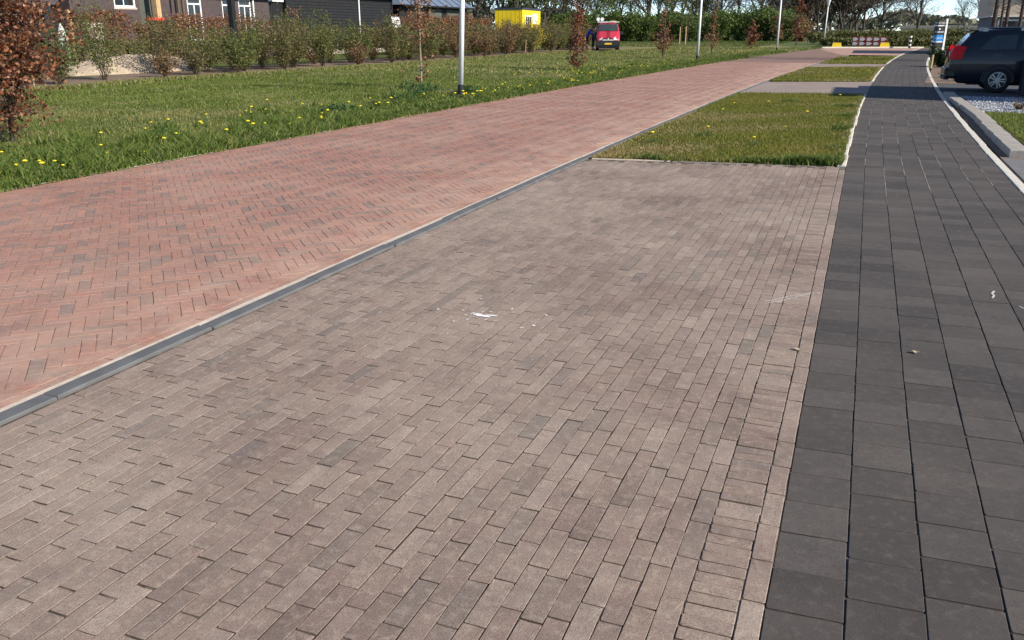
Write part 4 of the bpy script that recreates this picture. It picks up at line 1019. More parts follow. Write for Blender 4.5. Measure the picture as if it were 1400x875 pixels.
# link roof and barn
t = empty('link_building', (-34.2, 44.95, 0), 0, 'low dark link with a white lintel between brick house and black barn', 'outbuilding')
MB().box(-4, 0, 0, 1.6, 0, 3.3).build('wall', M['barn'], t); MB().box(.002, .14, .02, 1.55, 3.2, 3.42).build('lintel', M['white'], t); MB().box(-4.1, .25, -.0, 1.62, 3.43, 3.55).build('roof', M['rooftile'], t)
MB().box(.002, .05, .5, 1.2, .0, 2.4).build('door', M['glass'], t)
t = empty('barn', (-34, 46.6, 0), 0, 'black timber barn of wide horizontal boards with a pale drainpipe', 'barn')
MB().box(-9, -.06, 0, 13.2, 0, 4.2).build('core', M['barn'], t)
for k in range(21):
    m = MB(); z = .30+k*.187; m.add([(-.06, -.02, z), (.0, -.02, z), (-.035, -.02, z+.19), (-.06, -.02, z+.19), (-.06, 13.22, z), (.0, 13.22, z), (-.035, 13.22, z+.19), (-.06, 13.22, z+.19)],
          [(0, 1, 2, 3), (7, 6, 5, 4), (1, 5, 6, 2), (0, 4, 5, 1)]); m.build('board', M['barn'], t)
MB().box(-.06, .03, -.03, 13.23, 0, .28).build('plinth', M['stone'], t)
MB().tube((.07, 8.45, .1), (.07, 8.45, 4.2), .055, n=9).build('drainpipe', M['pole'], t)
MB().box(-.01, .08, -.05, .07, 0, 4.25).build('corner_board', M['barn'], t); MB().box(-.01, .08, 13.13, 13.25, 0, 4.25).build('corner_board', M['barn'], t)
gable(t, -9, 0, 0, 13.2, 4.3, 8.4, M['rooftile'])
t = empty('stone_plinth', (-33.2, 47.0, 0), 0, 'pale stone block at the foot of the black barn, left end', 'stone block')
MB().box(-.3, .3, 0, .95, .0, 1.14, .02).build('block', M['stone'], t)
t = empty('white_board', (-33.3, 58.6, 1.72), 0, 'white board leaning on a stick near the right corner of the black barn', 'board')
MB().add([(0, .12, 0), (0, 1.33, -.02), (-.1, 1.18, .76), (-.1, 0, .78), (.04, .12, 0), (.04, 1.33, -.02), (-.06, 1.18, .76), (-.06, 0, .78)], [(3, 2, 1, 0), (4, 5, 6, 7), (0, 1, 5, 4), (1, 2, 6, 5), (2, 3, 7, 6), (3, 0, 4, 7)]).build('panel', M['white'], t)
MB().box(-.05, -.01, .6, .66, -1.72, .5).build('stick', M['wood'], t)
t = empty('shed', (-34.3, 61.2, 0), 0, 'low dark shed under a blue grey hipped roof right of the barn', 'shed')
MB().box(-7, 0, .3, 12.8, 0, 3.45).build('wall', M['barn'], t)
for a in (2.0, 5.2, 8.6): MB().box(.002, .05, a, a+2.4, 2.3, 3.2).build('window', M['grey_wood'], t)
e, c_ = 3.42, 6.3
MB().add([(.6, -.2, e), (.6, 13.4, e), (-7.6, 13.4, e), (-7.6, -.2, e), (-3.5, 2.6, c_), (-3.5, 10.2, c_)], [(0, 1, 5, 4), (1, 2, 5), (2, 3, 4, 5), (3, 0, 4), (3, 2, 1, 0)]).build('roof', M['solar'], t)
MB().box(.602, .68, -.22, 13.42, e-.10, e+.02).build('gutter', M['barn'], t)
for k in range(1, 9):
    y = -.2+k*1.5; tt = .95
    u0 = np.array([.6, y, e]); yc = min(max(y, 2.6), 10.2); u1 = np.array([-3.5, yc, c_]); MB().tube(u0+[0, 0, .02], u0+(u1-u0)*tt+[0, 0, .02], .03, n=5).build('seam', M['darkblue'], t)
# yellow site cabin
t = empty('site_cabin', (-28.6, 73.3, .35), rad(-174.3), 'bright yellow site cabin with a dark blue roof edge behind the shrubs', 'cabin')
# local: x along the end face (away to the left), -y along the long side; turned so both faces look at the street
Lx, Ly, H_ = 2.5, 6.3, 3.05
MB().box(0, Lx, -Ly, 0, 0, H_-.14).build('body', M['cabin'], t)
MB().box(-.05, Lx+.05, -Ly-.05, .05, H_-.138, H_+.02).build('roof_edge', M['darkblue'], t)
for (a, b) in ((0, 0), (Lx, 0), (0, -Ly), (Lx, -Ly)): MB().box(a-.012, a+.07 if a == 0 else a+.012, b-.07, b+.012, 0, H_-.142).build('corner_post', M['cabin'], t) if a == 0 else None
w_ = MB().box(-.05, -.002, -3.1, -.95, .95, 2.45).build('window', M['white'], t)
for k in range(3): MB().box(-.062, -.051, -1.6-.68*k, -1.08-.68*k, 1.05, 2.35).build('pane', M['glass'], w_)
s_ = MB().box(-.04, -.002, -5.3, -3.5, 1.75, 2.62).build('sign_panel', M['white'], t)
for k in range(9): MB().box(-.046, -.041, -5.2+k*.19, -5.2+k*.19+.12, 1.55-.0, 1.68).build('print_mark', M['darkblue'], s_)
for k in range(6): MB().box(.2+k*.38, .2+k*.38+.02, .002, .014, .05, H_-.2).build('rib', M['cabin'], t)
for a in (.2, 2.1): MB().box(a, a+.25, -Ly+.3, -.3, -.42, -.002).build('block', M['block'], t)
# tan house at the upper right, with bare pine stems in front
t = empty('tan_house', (7.25, 66, 0), 0, 'tan rendered house behind pine stems at the upper right corner', 'house')
MB().box(0, 12, 0, 9, 2.42, 4.6).build('wall', M['tan'], t); MB().box(.15, 12, .15, 9, 0, 2.36).build('base_wall', M['slab'], t)
MB().box(-.05, 12.05, -.05, 9.05, 2.361, 2.419).build('band', M['white'], t)
for k in range(5): 
    w_ = MB().box(.4+k*2.1, 2.2+k*2.1, .09, .148, .3, 2.2).build('window', M['white'], t); MB().box(.5+k*2.1, 2.1+k*2.1, .07, .089, .4, 2.1).build('pane', M['glass'], w_)
MB().box(-.5, 12.5, -.5, 9.5, 4.602, 4.8).build('roof', M['rooftile'], t)
rng = np.random.default_rng(91)
for k, (x, y, r) in enumerate([(5.85, 52, .13), (6.15, 50, .10), (6.9, 51, .10), (7.25, 49.6, .13), (6.4, 53.5, .07)]):
    t = empty('pine_tree', (x, y, 0), 0, ['thick pine stem at the left edge of the tan house', 'slim pine stem second from the left before the tan house', 'slim pine stem in the middle of the tan house', 'reddish pine stem nearest the right edge of the photo', 'thinnest pine stem before the tan house'][k], 'tree')
    MB().tube((0, 0, 0), (rng.normal(0, .1), rng.normal(0, .1), 9), r, r*.55, 9, False).build('trunk', M['pine'], t, smooth=True)
    n = 60; z = 1.2+7.5*rng.random(n); a = rng.random(n)*6.28; l = .25+.6*rng.random(n)*(1+z*.12)
    P = np.stack([0*z, 0*z, z], 1); Q = P+np.stack([l*np.cos(a), l*np.sin(a), l*(.1+.3*rng.random(n))], 1); V, F = tubes(P, Q, np.full(n, .018), np.full(n, .006), 4); mk('branches', V, F, M['pine'], t)
    C = Q[rng.integers(0, n, 900)]+rng.normal(0, .22, (900, 3)); C = C[C[:, 2] > 5.0]; V, F, R_ = leaf_quads(C, .12, rng, ratio=.25); mk('needles', V, F, M['darkgreen'], t, R_)
# the neighbouring house just outside the frame, whose shade falls over the driveway and the path
t = empty('corner_house', (6.2, 21.4, 0), 0, 'brick house beside the driveway just beyond the right edge', 'house')
MB().box(0, 8, 0, 3.75, 0, 4.0).build('wall', M['housebrick'], t); MB().box(-.12, 8.1, -.12, 3.87, 4.002, 4.2).build('roof', M['rooftile'], t)
MB().box(-.05, -.002, .8, 2.4, .8, 2.2).build('window', M['white'], t)
# low pale sheds far behind the hedges
t = empty('far_barn', (14.5, 300, 0), rad(-8), 'long low pale building on the horizon left of the for sale sign', 'barn')
MB().box(-6, 18, 0, 8, 0, 2.1).build('wall', M['tan'], t); MB().box(-6.3, 18.3, -.3, 8.3, 2.102, 2.9).build('roof', M['stone'], t)

# ------------------------------------------------------------------ street furniture
def lamp_post(x, y, lean, label):
    t = empty('lamp_post', (x, y, 0), 0, label, 'lamp post', 'white lamp posts along the verge'); t.rotation_euler = (lean[1], lean[0], 0)
    MB().tube((0, 0, -.1), (0, 0, .30), .072, .072, 16).build('base_sleeve', M['black'], t, smooth=False)
    MB().tube((0, 0, .301), (0, 0, 3.75), .062, .050, 16).build('pole', M['pole'], t, smooth=True)
    MB().lathe([(.055, 3.752), (.07, 3.80), (.22, 4.45), (.225, 4.47)], n=18).build('lantern', M['lens'], t, smooth=True)
    MB().lathe([(.24, 4.472), (.24, 4.50), (.10, 4.60), (.02, 4.62)], n=18).build('cap', M['pole'], t)
lamp_post(-9.06, 19.12, (.042, 0), 'nearest and thickest white lamp post with a black foot, left of the road')
lamp_post(-8.21, 46.2, (.004, 0), 'second white lamp post with a black foot, between the slim young beeches')
lamp_post(-6.35, 68.8, (-.008, 0), 'third white lamp post beside the start of the road bend')
lamp_post(-4.28, 95.0, (.012, 0), 'farthest white lamp post with its cone lantern in view, behind the yellow foot')
def bollard(x, y, label):
    t = empty('bollard', (x, y, 0), 0, label, 'bollard', 'black and white bollards at the end of the footpath')
    zs = [0, .20, .36, .55, .71, .90, 1.06]
    for k in range(6):
        MB().tube((0, 0, zs[k]), (0, 0, zs[k+1]-.001), .11, .11, 14).build('band', M['black'] if k % 2 == 0 else M['white'], t)
bollard(3.42, 87.4, 'black and white banded bollard standing free at the end of the footpath')
bollard(5.25, 87.6, 'black and white banded bollard half hidden below the for sale sign')
t = empty('road_barrier', (-1.5, 89.9, 0), atan2(-.4, 3.05), 'road closure barrier of two red boards with white arrows', 'barrier')
L_ = 3.1
for z0 in (.17, .57):
    b = MB().box(0, L_, -.02, .02, z0, z0+.34, .01).build('board', M['red'], t)
    for k in range(5):
        a = .04+k*.62; zc = z0+.17
        MB().prism([(a, z0+.03), (a+.30, z0+.03), (a+.48, zc), (a+.30, z0+.31), (a, z0+.31)], -.032, -.022).build('arrow', M['white'], b)
for x in (.18, L_-.5): MB().box(x-.035, x+.035, .022, .09, 0, .98).build('post', M['red'], t)
for x in (.18, L_-.5): MB().box(x-.2, x+.2, -.3, .4, -.02, .05).build('foot_plate', M['black'], t)
def yfoot(x, y, label):
    t = empty('barrier_foot', (x, y, 0), .05, label, 'barrier foot', 'yellow barrier feet')
    MB().add([(-.46, -.3, 0), (.46, -.3, 0), (.46, .3, 0), (-.46, .3, 0), (-.34, -.2, .46), (.34, -.2, .46), (.34, .2, .46), (-.34, .2, .46)], [(3, 2, 1, 0), (4, 5, 6, 7), (0, 1, 5, 4), (1, 2, 6, 5), (2, 3, 7, 6), (3, 0, 4, 7)]).build('block', M['yellowp'], t)
    MB().tube((0, 0, .462), (0, 0, .49), .06, n=10).build('socket', M['black'], t)
yfoot(-2.72, 86.3, 'yellow plastic foot standing alone left of the red and white barrier')
yfoot(1.35, 88.1, 'yellow plastic foot under the right end of the red and white barrier')
# for sale sign
t = empty('for_sale_sign', (3.15, 52.6, 0), .42, 'tall for sale sign with black and blue panels on a white post', 'sign')
MB().box(.56, .66, -.05, .05, 0, 2.12).build('post', M['white'], t)
MB().box(.02, .07, -.03, .03, 0, .90).build('back_post', M['black'], t)
p_ = MB().box(0, .555, -.02, .02, 1.80, 2.03).build('top_panel', M['signblack'], t)
def text(body, x, z, size, mat, parent, y=-.024, name='lettering'):
    cu = bpy.data.curves.new(name, 'FONT'); cu.body = body; cu.size = size; cu.extrude = .002; cu.align_x = 'CENTER'
    tmp = bpy.data.objects.new('tmp_text', cu); COL.objects.link(tmp); dg = bpy.context.evaluated_depsgraph_get()
    me = bpy.data.meshes.new_from_object(tmp.evaluated_get(dg)); bpy.data.objects.remove(tmp)
    me.materials.clear(); me.materials.append(mat); o = bpy.data.objects.new(name, me); o.location = (x, y, z); o.rotation_euler = (pi/2, 0, 0); return link(o, parent)
text('TE KOOP', .278, 1.855, .155, M['white'], p_)
MB().box(-.02, .555, -.019, .021, 1.745, 1.798).build('divider', M['white'], t)
p_ = MB().box(0, .554, -.02, .02, 1.30, 1.743).build('name_panel', M['signblack'], t)
MB().tube((.28, -.021, 1.60), (.28, -.030, 1.60), .045, n=12).build('emblem', M['white'], p_)
for k in range(9): MB().box(.05+k*.052, .05+k*.052+.036, -.026, -.021, 1.42, 1.42+[.075, .055, .06, .055, .075, .055, .06, .055, .07][k]).build('faint_mark', M['lens'], p_)
p_ = MB().box(-.005, .557, -.021, .019, .98, 1.298).build('blue_panel', M['signblue'], t)
for k in range(8): MB().box(.06+k*.057, .06+k*.057+.045, -.027, -.022, 1.12, 1.16).build('faint_mark', M['lens'], p_)
MB().box(-.005, .557, -.022, .018, .92, .978).build('white_strip', M['white'], t)
MB().box(0, .55, -.018, .018, .70, .918).build('lower_panel', M['signblack'], t)

# ------------------------------------------------------------------ marks on the paving: flat splashes lying on the stones
def splash(name, x, y, pts, label, cat, mat='chalk', z=.0042):
    t = None; V, F = [], []
    for (cx_, cy_, a, b, rot, n) in pts:
        base = len(V); r = np.random.default_rng(int(abs(cx_*1e4)+abs(cy_*1e3))+n)
        for k in range(n):
            q = k*2*pi/n; rr = 1+r.normal(0, .16); V.append((cx_+rr*(a*cos(q)*cos(rot)-b*sin(q)*sin(rot)), cy_+rr*(a*cos(q)*sin(rot)+b*sin(q)*cos(rot)), z))
        F.append(tuple(range(base, base+n)))
    return tag(mk(name, V, F, M[mat], None, None, loc=(x, y, 0)), label, cat, kind='stuff' if False else None)
r = np.random.default_rng(3)
spl = [(0, 0, .050, .020, -.1, 14), (.055, .018, .034, .011, .2, 11)]
for _ in range(26): a = r.random()*6.28; d_ = .05+abs(r.normal(0, .10)); s_ = .003+.009*r.random()**2; spl.append((d_*cos(a)*1.3, d_*sin(a)*.9, s_*1.5, s_, r.random()*3, 6))
m_, nn_, ll_, bb_ = new_mat('soaked_chalk')          # chalky powder, partly rubbed off
f_ = noise(nn_, ll_, nn_.new('ShaderNodeNewGeometry').outputs['Position'], 60, 4, .7)
bb_.inputs['Base Color'].default_value = (.80, .78, .74, 1); bb_.inputs['Roughness'].default_value = .95
ll_.new(maprange(nn_, ll_, f_, .36, .56, .15, .92), bb_.inputs['Alpha']); M['soaked'] = m_
t = splash('paint_splash', -1.866, 4.16, spl[:2], 'bright white paint splash in the middle of the parking bay', 'paint splash', 'chalk')
o = splash('spatter', 0, 0, spl[2:], None, None, 'soaked', .0040); o.parent = t; o['kind'] = 'stuff'
def line_mark(name, pts, w, label, cat='chalk line', mat='soaked'):
    V, F = [], []; pts = np.array(pts)
    for k, p in enumerate(pts):
        d = pts[min(k+1, len(pts)-1)]-pts[max(k-1, 0)]; d = d/np.linalg.norm(d); n_ = np.array([-d[1], d[0]]); ww = w*(.5+random.random()*.7)
        V += [(*(p+n_*ww), .0046), (*(p-n_*ww), .0046)]
    for k in range(len(pts)-1): F.append((2*k, 2*k+1, 2*k+3, 2*k+2))
    return tag(mk(name, V, F, M[mat]), label, cat)
line_mark('chalk_line', [(-.40, 5.03), (-.34, 5.09), (-.28, 5.17), (-.22, 5.24), (-.15, 5.31), (-.09, 5.345)], .0035, 'upper of two thin white scratch lines running onto the dark footpath')
line_mark('chalk_line', [(-.365, 5.02), (-.32, 5.05), (-.27, 5.13), (-.21, 5.22), (-.14, 5.30)], .003, 'lower of two thin white scratch lines near the footpath edge')
line_mark('chalk_mark', [(.885, 5.62), (.90, 5.68), (.895, 5.73), (.915, 5.79)], .006, 'short white squiggle on the dark tiles near the right edge', 'chalk mark')
line_mark('chalk_mark', [(1.01, 5.50), (1.03, 5.46), (1.06, 5.44)], .004, 'tiny white scratch on the tile joint right of the white squiggle', 'chalk mark')
for (x, y, a, b, lab) in [(-.142, 4.257, .026, .014, 'pale dry leaf lying on the border bricks beside the footpath'), (.41, 4.44, .020, .016, 'pale dry leaf lying on the dark footpath tiles'), (-1.02, 7.55, .018, .016, 'small white speck far up the parking bay')]:
    V, F = [], []
    n = 9
    for k in range(n): q = k*2*pi/n; V.append((a*cos(q)*(1+.2*sin(3*q)), b*sin(q), .006+.008*abs(cos(q))))
    V.append((0, 0, .006)); F = [(k, (k+1) % n, n) for k in range(n)]
    tag(mk('dry_leaf', V, F, M['leaflitter'], None, loc=(x, y, 0)), lab, 'leaf')

# ------------------------------------------------------------------ the parked car
def loft_body(stations, name, mat, parent, smooth=True):
    """each station: (x, [(halfwidth, z) from sill to roof centre]); mirrored"""
    V, F = [], []; n = len(stations[0][1]); w = 2*n
    for x, pr in stations:
        V += [(x if not callable(x) else x(z), -y, z) for y, z in pr] + [(x if not callable(x) else x(z), y, z) for y, z in reversed(pr)]
    for k in range(len(stations)-1):
        for j in range(w): a, b = k*w+j, k*w+(j+1) % w; F.append((a, b, b+w, a+w))
    F += [tuple(range(w))[::-1], tuple(range((len(stations)-1)*w, len(stations)*w))]
    return mk(name, V, F, mat, parent, None, smooth)
top_x = [0, .03, .10, .20, .34, .47, .60, .9, 1.4, 2.0, 2.5, 2.9, 3.25, 3.42, 3.9, 4.25, 4.42, 4.47]
top_z = [.66, .99, 1.06, 1.13, 1.33, 1.475, 1.53, 1.565, 1.585, 1.575, 1.52, 1.34, 1.10, 1.03, .96, .84, .70, .60]
def car_top(x): return float(np.interp(x, top_x, top_z))
def belt(x): return min(1.0+.02*x if x < 1 else 1.02, car_top(x)-.015)
def car_w(x, z):
    e = 1-.10*max(0, (.5-x)/.5)**2-.16*max(0, (x-3.7)/.8)**2
    zb = belt(x); t = car_top(x)
    if z <= zb: w = np.interp(z, [.22, .34, .52, .78, zb], [.78, .845, .865, .868, .845])
    else:
        k = (z-zb)/max(.02, t-zb); w = .845-.20*min(1, (z-zb)/.5)-.10*max(0, k-.86)/.14*min(1, (t-zb)/.3)
    return float(w*e)
def car_profile(x):
    t = car_top(x); zb = belt(x); lo = .22 if .25 < x < 4.2 else .34
    zs = [lo, lo+.10, .52, min(.78, zb-.02), zb, zb+(t-zb)*.45, zb+(t-zb)*.86]
    pr = [(0.0, lo-.0)] + [(car_w(x, z), z) for z in zs]; w = pr[-1][0]
    return pr+[(w-.06, zb+(t-zb)*.96), (w*.62, t), (0.0, t+.008)]
car = empty('parked_car', (2.02, 26.52, 0), 0, 'dark blue black estate car with a red tail light parked on the driveway', 'car')
xs = [0.0, .03, .07, .13, .20, .27, .34, .40, .47, .60, .75, .9, 1.1, 1.4, 1.7, 2.0, 2.25, 2.5, 2.7, 2.9, 3.08, 3.25, 3.42, 3.65, 3.9, 4.1, 4.25, 4.36, 4.42, 4.47]
loft_body([(x, car_profile(x)) for x in xs], 'body', M['carpaint'], car)
def side_panel(name, poly, mat, parent, off=.006, both=True, n=1):
    """a panel lying on the curved side of the car, outline given in length and height"""
    P = np.array(poly, float); V, F = [], []
    sub = []
    for k in range(len(P)):
        a, b = P[k], P[(k+1) % len(P)]; m_ = max(1, int(np.hypot(*(b-a))/.09))
        for j in range(m_): sub.append(a+(b-a)*j/m_)
    for s in ((-1, 1) if both else (-1,)):
        V, F = [], []; c = np.mean(sub, axis=0); rings = []
        for f in (1.0, .66, .33):
            rings.append(len(V))
            for q in sub:
                p = c+(q-c)*f; V.append((p[0], s*(car_w(*p)+off), p[1]))
        rings.append(len(V)); V.append((c[0], s*(car_w(*c)+off), c[1])); m_ = len(sub)
        for r in range(2):
            for j in range(m_): a, b = rings[r]+j, rings[r]+(j+1) % m_; F.append((a, b, b+m_, a+m_) if s > 0 else (a, a+m_, b+m_, b))
        for j in range(m_): F.append((rings[2]+j, rings[2]+(j+1) % m_, rings[3]) if s > 0 else (rings[2]+(j+1) % m_, rings[2]+j, rings[3]))
        mk(name, V, F, mat, parent, None, True)
side_panel('rear_quarter_window', [(.66, 1.07), (.72, 1.16), (.88, 1.33), (1.02, 1.415), (1.50, 1.44), (1.46, 1.075)], M['carglass'], car)
side_panel('rear_door_window', [(1.58, 1.08), (1.62, 1.445), (2.30, 1.43), (2.36, 1.08)], M['carglass'], car)
side_panel('front_door_window', [(2.46, 1.08), (2.42, 1.425), (2.62, 1.38), (2.98, 1.20), (3.10, 1.08)], M['carglass'], car)
side_panel('window_trim', [(.60, 1.045), (3.14, 1.055), (3.14, 1.075), (.60, 1.065)], M['black'], car, .004)
for x in (1.50, 2.40, 3.28): side_panel('door_seam', [(x, .42), (x+.05, 1.03), (x+.058, 1.03), (x+.008, .42)], M['black'], car, .003)
side_panel('sill_trim', [(.95, .235), (3.25, .235), (3.25, .34), (.95, .34)], M['black'], car, .008)
side_panel('fuel_flap', [(.98, .80), (.98, .97), (1.17, .97), (1.17, .80)], M['carpaint'], car, .005, False)
for x in (1.95, 2.85): 
    for s in (-1, 1): MB().box(x, x+.20, s*.872-.022, s*.872+.022, .895, .93, .01).build('door_handle', M['carpaint'], car)
# tail lights wrap round the rear corner
for s in (-1, 1):
    V, F = [], []
    cols = [(-.012, .62), (-.014, .70), (.0, .765), (.04, .822), (.12, .862), (.20, .876), (.29, .876)]
    zs = [.80, .86, 1.0, 1.12, 1.16]
    for c_, (x, y) in enumerate(cols):
        for r_, z in enumerate(zs):
            sh = {0: .02, 4: .02}.get(r_, 0) if c_ not in (0, 6) else {0: .05, 4: .05}.get(r_, 0)
            zz = z+(sh if r_ == 0 else -sh)+(.02*(c_/6) if r_ else 0); V.append((x+max(0, zz-.97)*.38, s*(y-.03*max(0, (zz-1.0)/.16)), zz))
    for c_ in range(6):
        for r_ in range(4): a = c_*5+r_; F.append((a, a+1, a+6, a+5) if s < 0 else (a, a+5, a+6, a+1))
    tl = mk('tail_light', V, F, M['taillight'], car, None, True)
    MB().box(-.022, -.012, s*.66-.045, s*.66+.045, .88, 1.0, .004).build('reverse_lens', M['lens'], tl)
# tailgate: glass, bumper, plate recess, spoiler
V = []
for x, f in ((.215, .80), (.455, .74)):
    for y in (-f, -f*.5, 0, f*.5, f): V.append((x-.020, y*.90*(car_w(x, car_top(x)-.03)/.8), car_top(x)+.012))
mk('rear_window', V, [(k, k+1, k+6, k+5) for k in range(4)], M['carglass'], car)
MB().box(.36, .60, -.56, .56, 1.515, 1.55, .012).build('spoiler', M['carpaint'], car)
b_ = MB(); 
for (x0, x1, w_, z0, z1) in ((-.075, .10, .66, .40, .60), (-.06, .12, .735, .362, .575), (-.035, .14, .785, .366, .565), (-.01, .16, .815, .37, .555)): b_.box(x0, x1, -w_, w_, z0, z1, .03)
bp = b_.build('rear_bumper', M['carpaint'], car)
MB().box(-.075, .05, -.70, .70, .30, .362, .01).build('bumper_insert', M['black'], bp)
MB().box(-.004, .02, -.30, .30, .72, .86, .006).build('plate_recess', M['black'], car)
MB().box(-.012, -.005, -.26, .26, .735, .845).build('number_plate', M['plate'], car)
MB().tube((.05, .42, .30), (-.06, .42, .29), .025, n=10).build('exhaust', M['chrome'], car)
for s in (-1, 1):
    m = MB(); m.tube((.72, s*.60, 1.60), (2.45, s*.60, 1.62), .02, n=8)
    for x in (.74, 1.6, 2.42): m.box(x-.06, x+.06, s*.60-.018, s*.60+.018, 1.50, 1.605)
    m.build('roof_rail', M['chrome'], car)
    MB().box(.9, 1.9, s*.50-.012, s*.50+.012, 1.565, 1.592).build('roof_gutter', M['black'], car)
    MB().add([(3.0, s*.86, 1.04), (3.16, s*.86, 1.02), (3.16, s*1.04, 1.04), (3.02, s*1.02, 1.05), (3.02, s*.88, 1.16), (3.13, s*.88, 1.15), (3.13, s*1.03, 1.15), (3.03, s*1.02, 1.17)], [(3, 2, 1, 0), (4, 5, 6, 7), (0, 1, 5, 4), (1, 2, 6, 5), (2, 3, 7, 6), (3, 0, 4, 7)]).build('wing_mirror', M['carpaint'], car)
V = [(3.36, -.66, 1.065), (3.36, .66, 1.065), (2.58, .56, 1.51), (2.58, -.56, 1.51)]; mk('windscreen', [(x+.02, y, z+.02) for x, y, z in V], [(0, 1, 2, 3)], M['carglass'], car)
for s in (-1, 1): MB().box(4.30, 4.40, s*.60-.16, s*.60+.16, .70, .84, .02).build('headlight', M['lens'], car)
def wheel(parent, x, y, s, R=.315, wd=.19, rim='chrome'):
    t = MB(); c = np.array([x, y, R])
    prof = [(R*.66, -wd/2), (R*.93, -wd/2), (R, -wd/2+.03), (R, wd/2-.03), (R*.93, wd/2), (R*.66, wd/2)]; n = 28; V = []; F = []
    for r, o in prof: V += [(x+r*sin(q), y+s*o, R+r*cos(q)) for q in np.arange(n)*2*pi/n]
    F = [(k*n+j, k*n+(j+1) % n, (k+1)*n+(j+1) % n, (k+1)*n+j) for k in range(len(prof)-1) for j in range(n)]
    w_ = mk('wheel', V, F, M['rubber'], parent, None, True)
    m = MB(); m.tube((x, y+s*(wd/2-.07), R), (x, y+s*(wd/2-.06), R), R*.66, n=n); m.build('brake_disc', M['black'], w_)
    m = MB(); rr = R*.665; V = []
    for r, o in ((rr, wd/2-.005), (rr*.90, wd/2-.002), (rr*.88, wd/2-.03)): V += [(x+r*sin(q), y+s*o, R+r*cos(q)) for q in np.arange(n)*2*pi/n]
    m.add(V, [(k*n+j, k*n+(j+1) % n, (k+1)*n+(j+1) % n, (k+1)*n+j) for k in range(2) for j in range(n)])
    for k in range(5):
        q = k*2*pi/5+.3; d = np.array([sin(q), 0, cos(q)]); e = np.array([cos(q), 0, -sin(q)]); cc = np.array([x, y+s*(wd/2-.02), R])
        for o_ in (-.028, .028):
            a = cc+d*.03+e*o_*.6; b = cc+d*rr*.90+e*o_*1.3; th = np.array([0, s*.012, 0])
            V = [a-e*.014, a+e*.014, b+e*.017, b-e*.017]; m.add([v-th for v in V]+[v+th for v in V], [(0, 1, 2, 3), (4, 5, 6, 7), (0, 1, 5, 4), (1, 2, 6, 5), (2, 3, 7, 6), (3, 0, 4, 7)])
    m.tube((x, y+s*(wd/2-.035), R), (x, y+s*(wd/2-.002), R), .055, n=12); m.build('rim', M[rim], w_)
    return w_
def arch(parent, x, R, y, s):
    V, F = [], []; n = 22
    for k in range(n+1):
        q = -.52*pi+1.04*pi*k/n
        for r, o in ((R+.035, -.10), (R+.035, .006), (R+.085, .008), (R+.085, -.02)): V.append((x+r*sin(q), s*(y+o), .315+r*cos(q)))
    for k in range(n):
        for j in range(3): a = k*4+j; F.append((a, a+1, a+5, a+4))
    mk('wheel_arch', V, F, M['black'], parent, None, True)
    m = MB(); m.add([(x, s*(y+.004), .315)]+[(x+(R+.04)*sin(q), s*(y+.004), .315+(R+.04)*cos(q)) for q in np.linspace(-.56*pi, .56*pi, 25)], [(0, k, k+1) for k in range(1, 25)]); m.build('arch_liner', M['black'], parent)
for x in (1.17, 3.72):
    for s in (-1, 1): wheel(car, x, s*.795, s); arch(car, x, .315, .872, s)
MB().box(.5, 4.0, -.62, .62, .18, .30).build('underbody', M['black'], car)
# dark planter at the right edge
t = empty('planter_box', (3.66, 25.0, 0), 0, 'tall dark plain planter box at the right edge beside the car', 'planter')
MB().box(0, .85, -.15, .35, .0, .84, .015).build('box', M['planter'], t); MB().box(.03, .82, -.12, .32, .842, .86).build('soil', M['bed'], t)
shrub('garden_plant', 2.98, 20.0, .22, .18, 'russet', 640, 'small brownish plant on the gravel at the right edge', cat='plant', n_leaf=260, leaf=.04)

# ------------------------------------------------------------------ the red van and the two people beside it
van = empty('delivery_van', (-20.35, 71.6, -.02), 0, 'red van with a roof rack facing the camera on the grass', 'van')
van.rotation_euler = (0, 0, atan2(-.965, .30))
vx = [0.0, .05, .4, 1.2, 2.4, 3.3, 3.55, 3.95, 4.10, 4.55, 4.78, 4.86]
vt = [1.55, 1.95, 2.08, 2.10, 2.10, 2.07, 2.00, 1.58, 1.42, 1.16, .98, .72]
def van_prof(x):
    t = float(np.interp(x, vx, vt)); zb = min(1.22, t-.04); f = 1-.10*max(0, (x-4.0)/.86)**2
    return [(0, .34), (.88*f, .34), (.92*f, .50), (.93*f, .80), (.92*f, zb), (.92*f-.10*(t-zb)/.9, zb+(t-zb)*.6), (.92*f-.19*(t-zb)/.9, zb+(t-zb)*.93), (.60*f, t), (0, t+.015)]
loft_body([(x, van_prof(x)) for x in sorted(set(vx+[2.9, 3.4, 3.75, 4.3, 4.68]))], 'body', M['vanred'], van)
def vpt(x, y, d=.02): return (x+d, y, float(np.interp(x, vx, vt))+d)
mk('windscreen', [vpt(4.04, -.80), vpt(4.04, 0, .05), vpt(4.04, .80), vpt(3.56, .68), vpt(3.56, 0, .04), vpt(3.56, -.68)], [(0, 1, 4, 5), (1, 2, 3, 4)], M['carglass'], van)
for s in (-1, 1):
    MB().add([(2.75, s*.925, 1.26), (3.95, s*.925, 1.26), (3.58, s*.80, 1.88), (2.78, s*.80, 1.88)], [(0, 1, 2, 3)]).build('door_window', M['carglass'], van)
    MB().add([(4.34, s*.90, .98), (4.80, s*.80, .84), (4.88, s*.42, .84), (4.84, s*.42, .99), (4.66, s*.62, 1.10), (4.40, s*.86, 1.16), (4.3, s*.5, .9)], [(0, 1, 2, 3, 4, 5), (1, 0, 6), (2, 1, 6)]).build('headlight', M['lens'], van)
    MB().box(3.78, 3.92, s*1.05-.13, s*1.05+.13, 1.22, 1.48, .03).build('wing_mirror', M['black'], van)
    MB().box(.2, 3.6, s*.80-.02, s*.80+.02, 2.14, 2.19).build('rack_rail', M['white'], van)
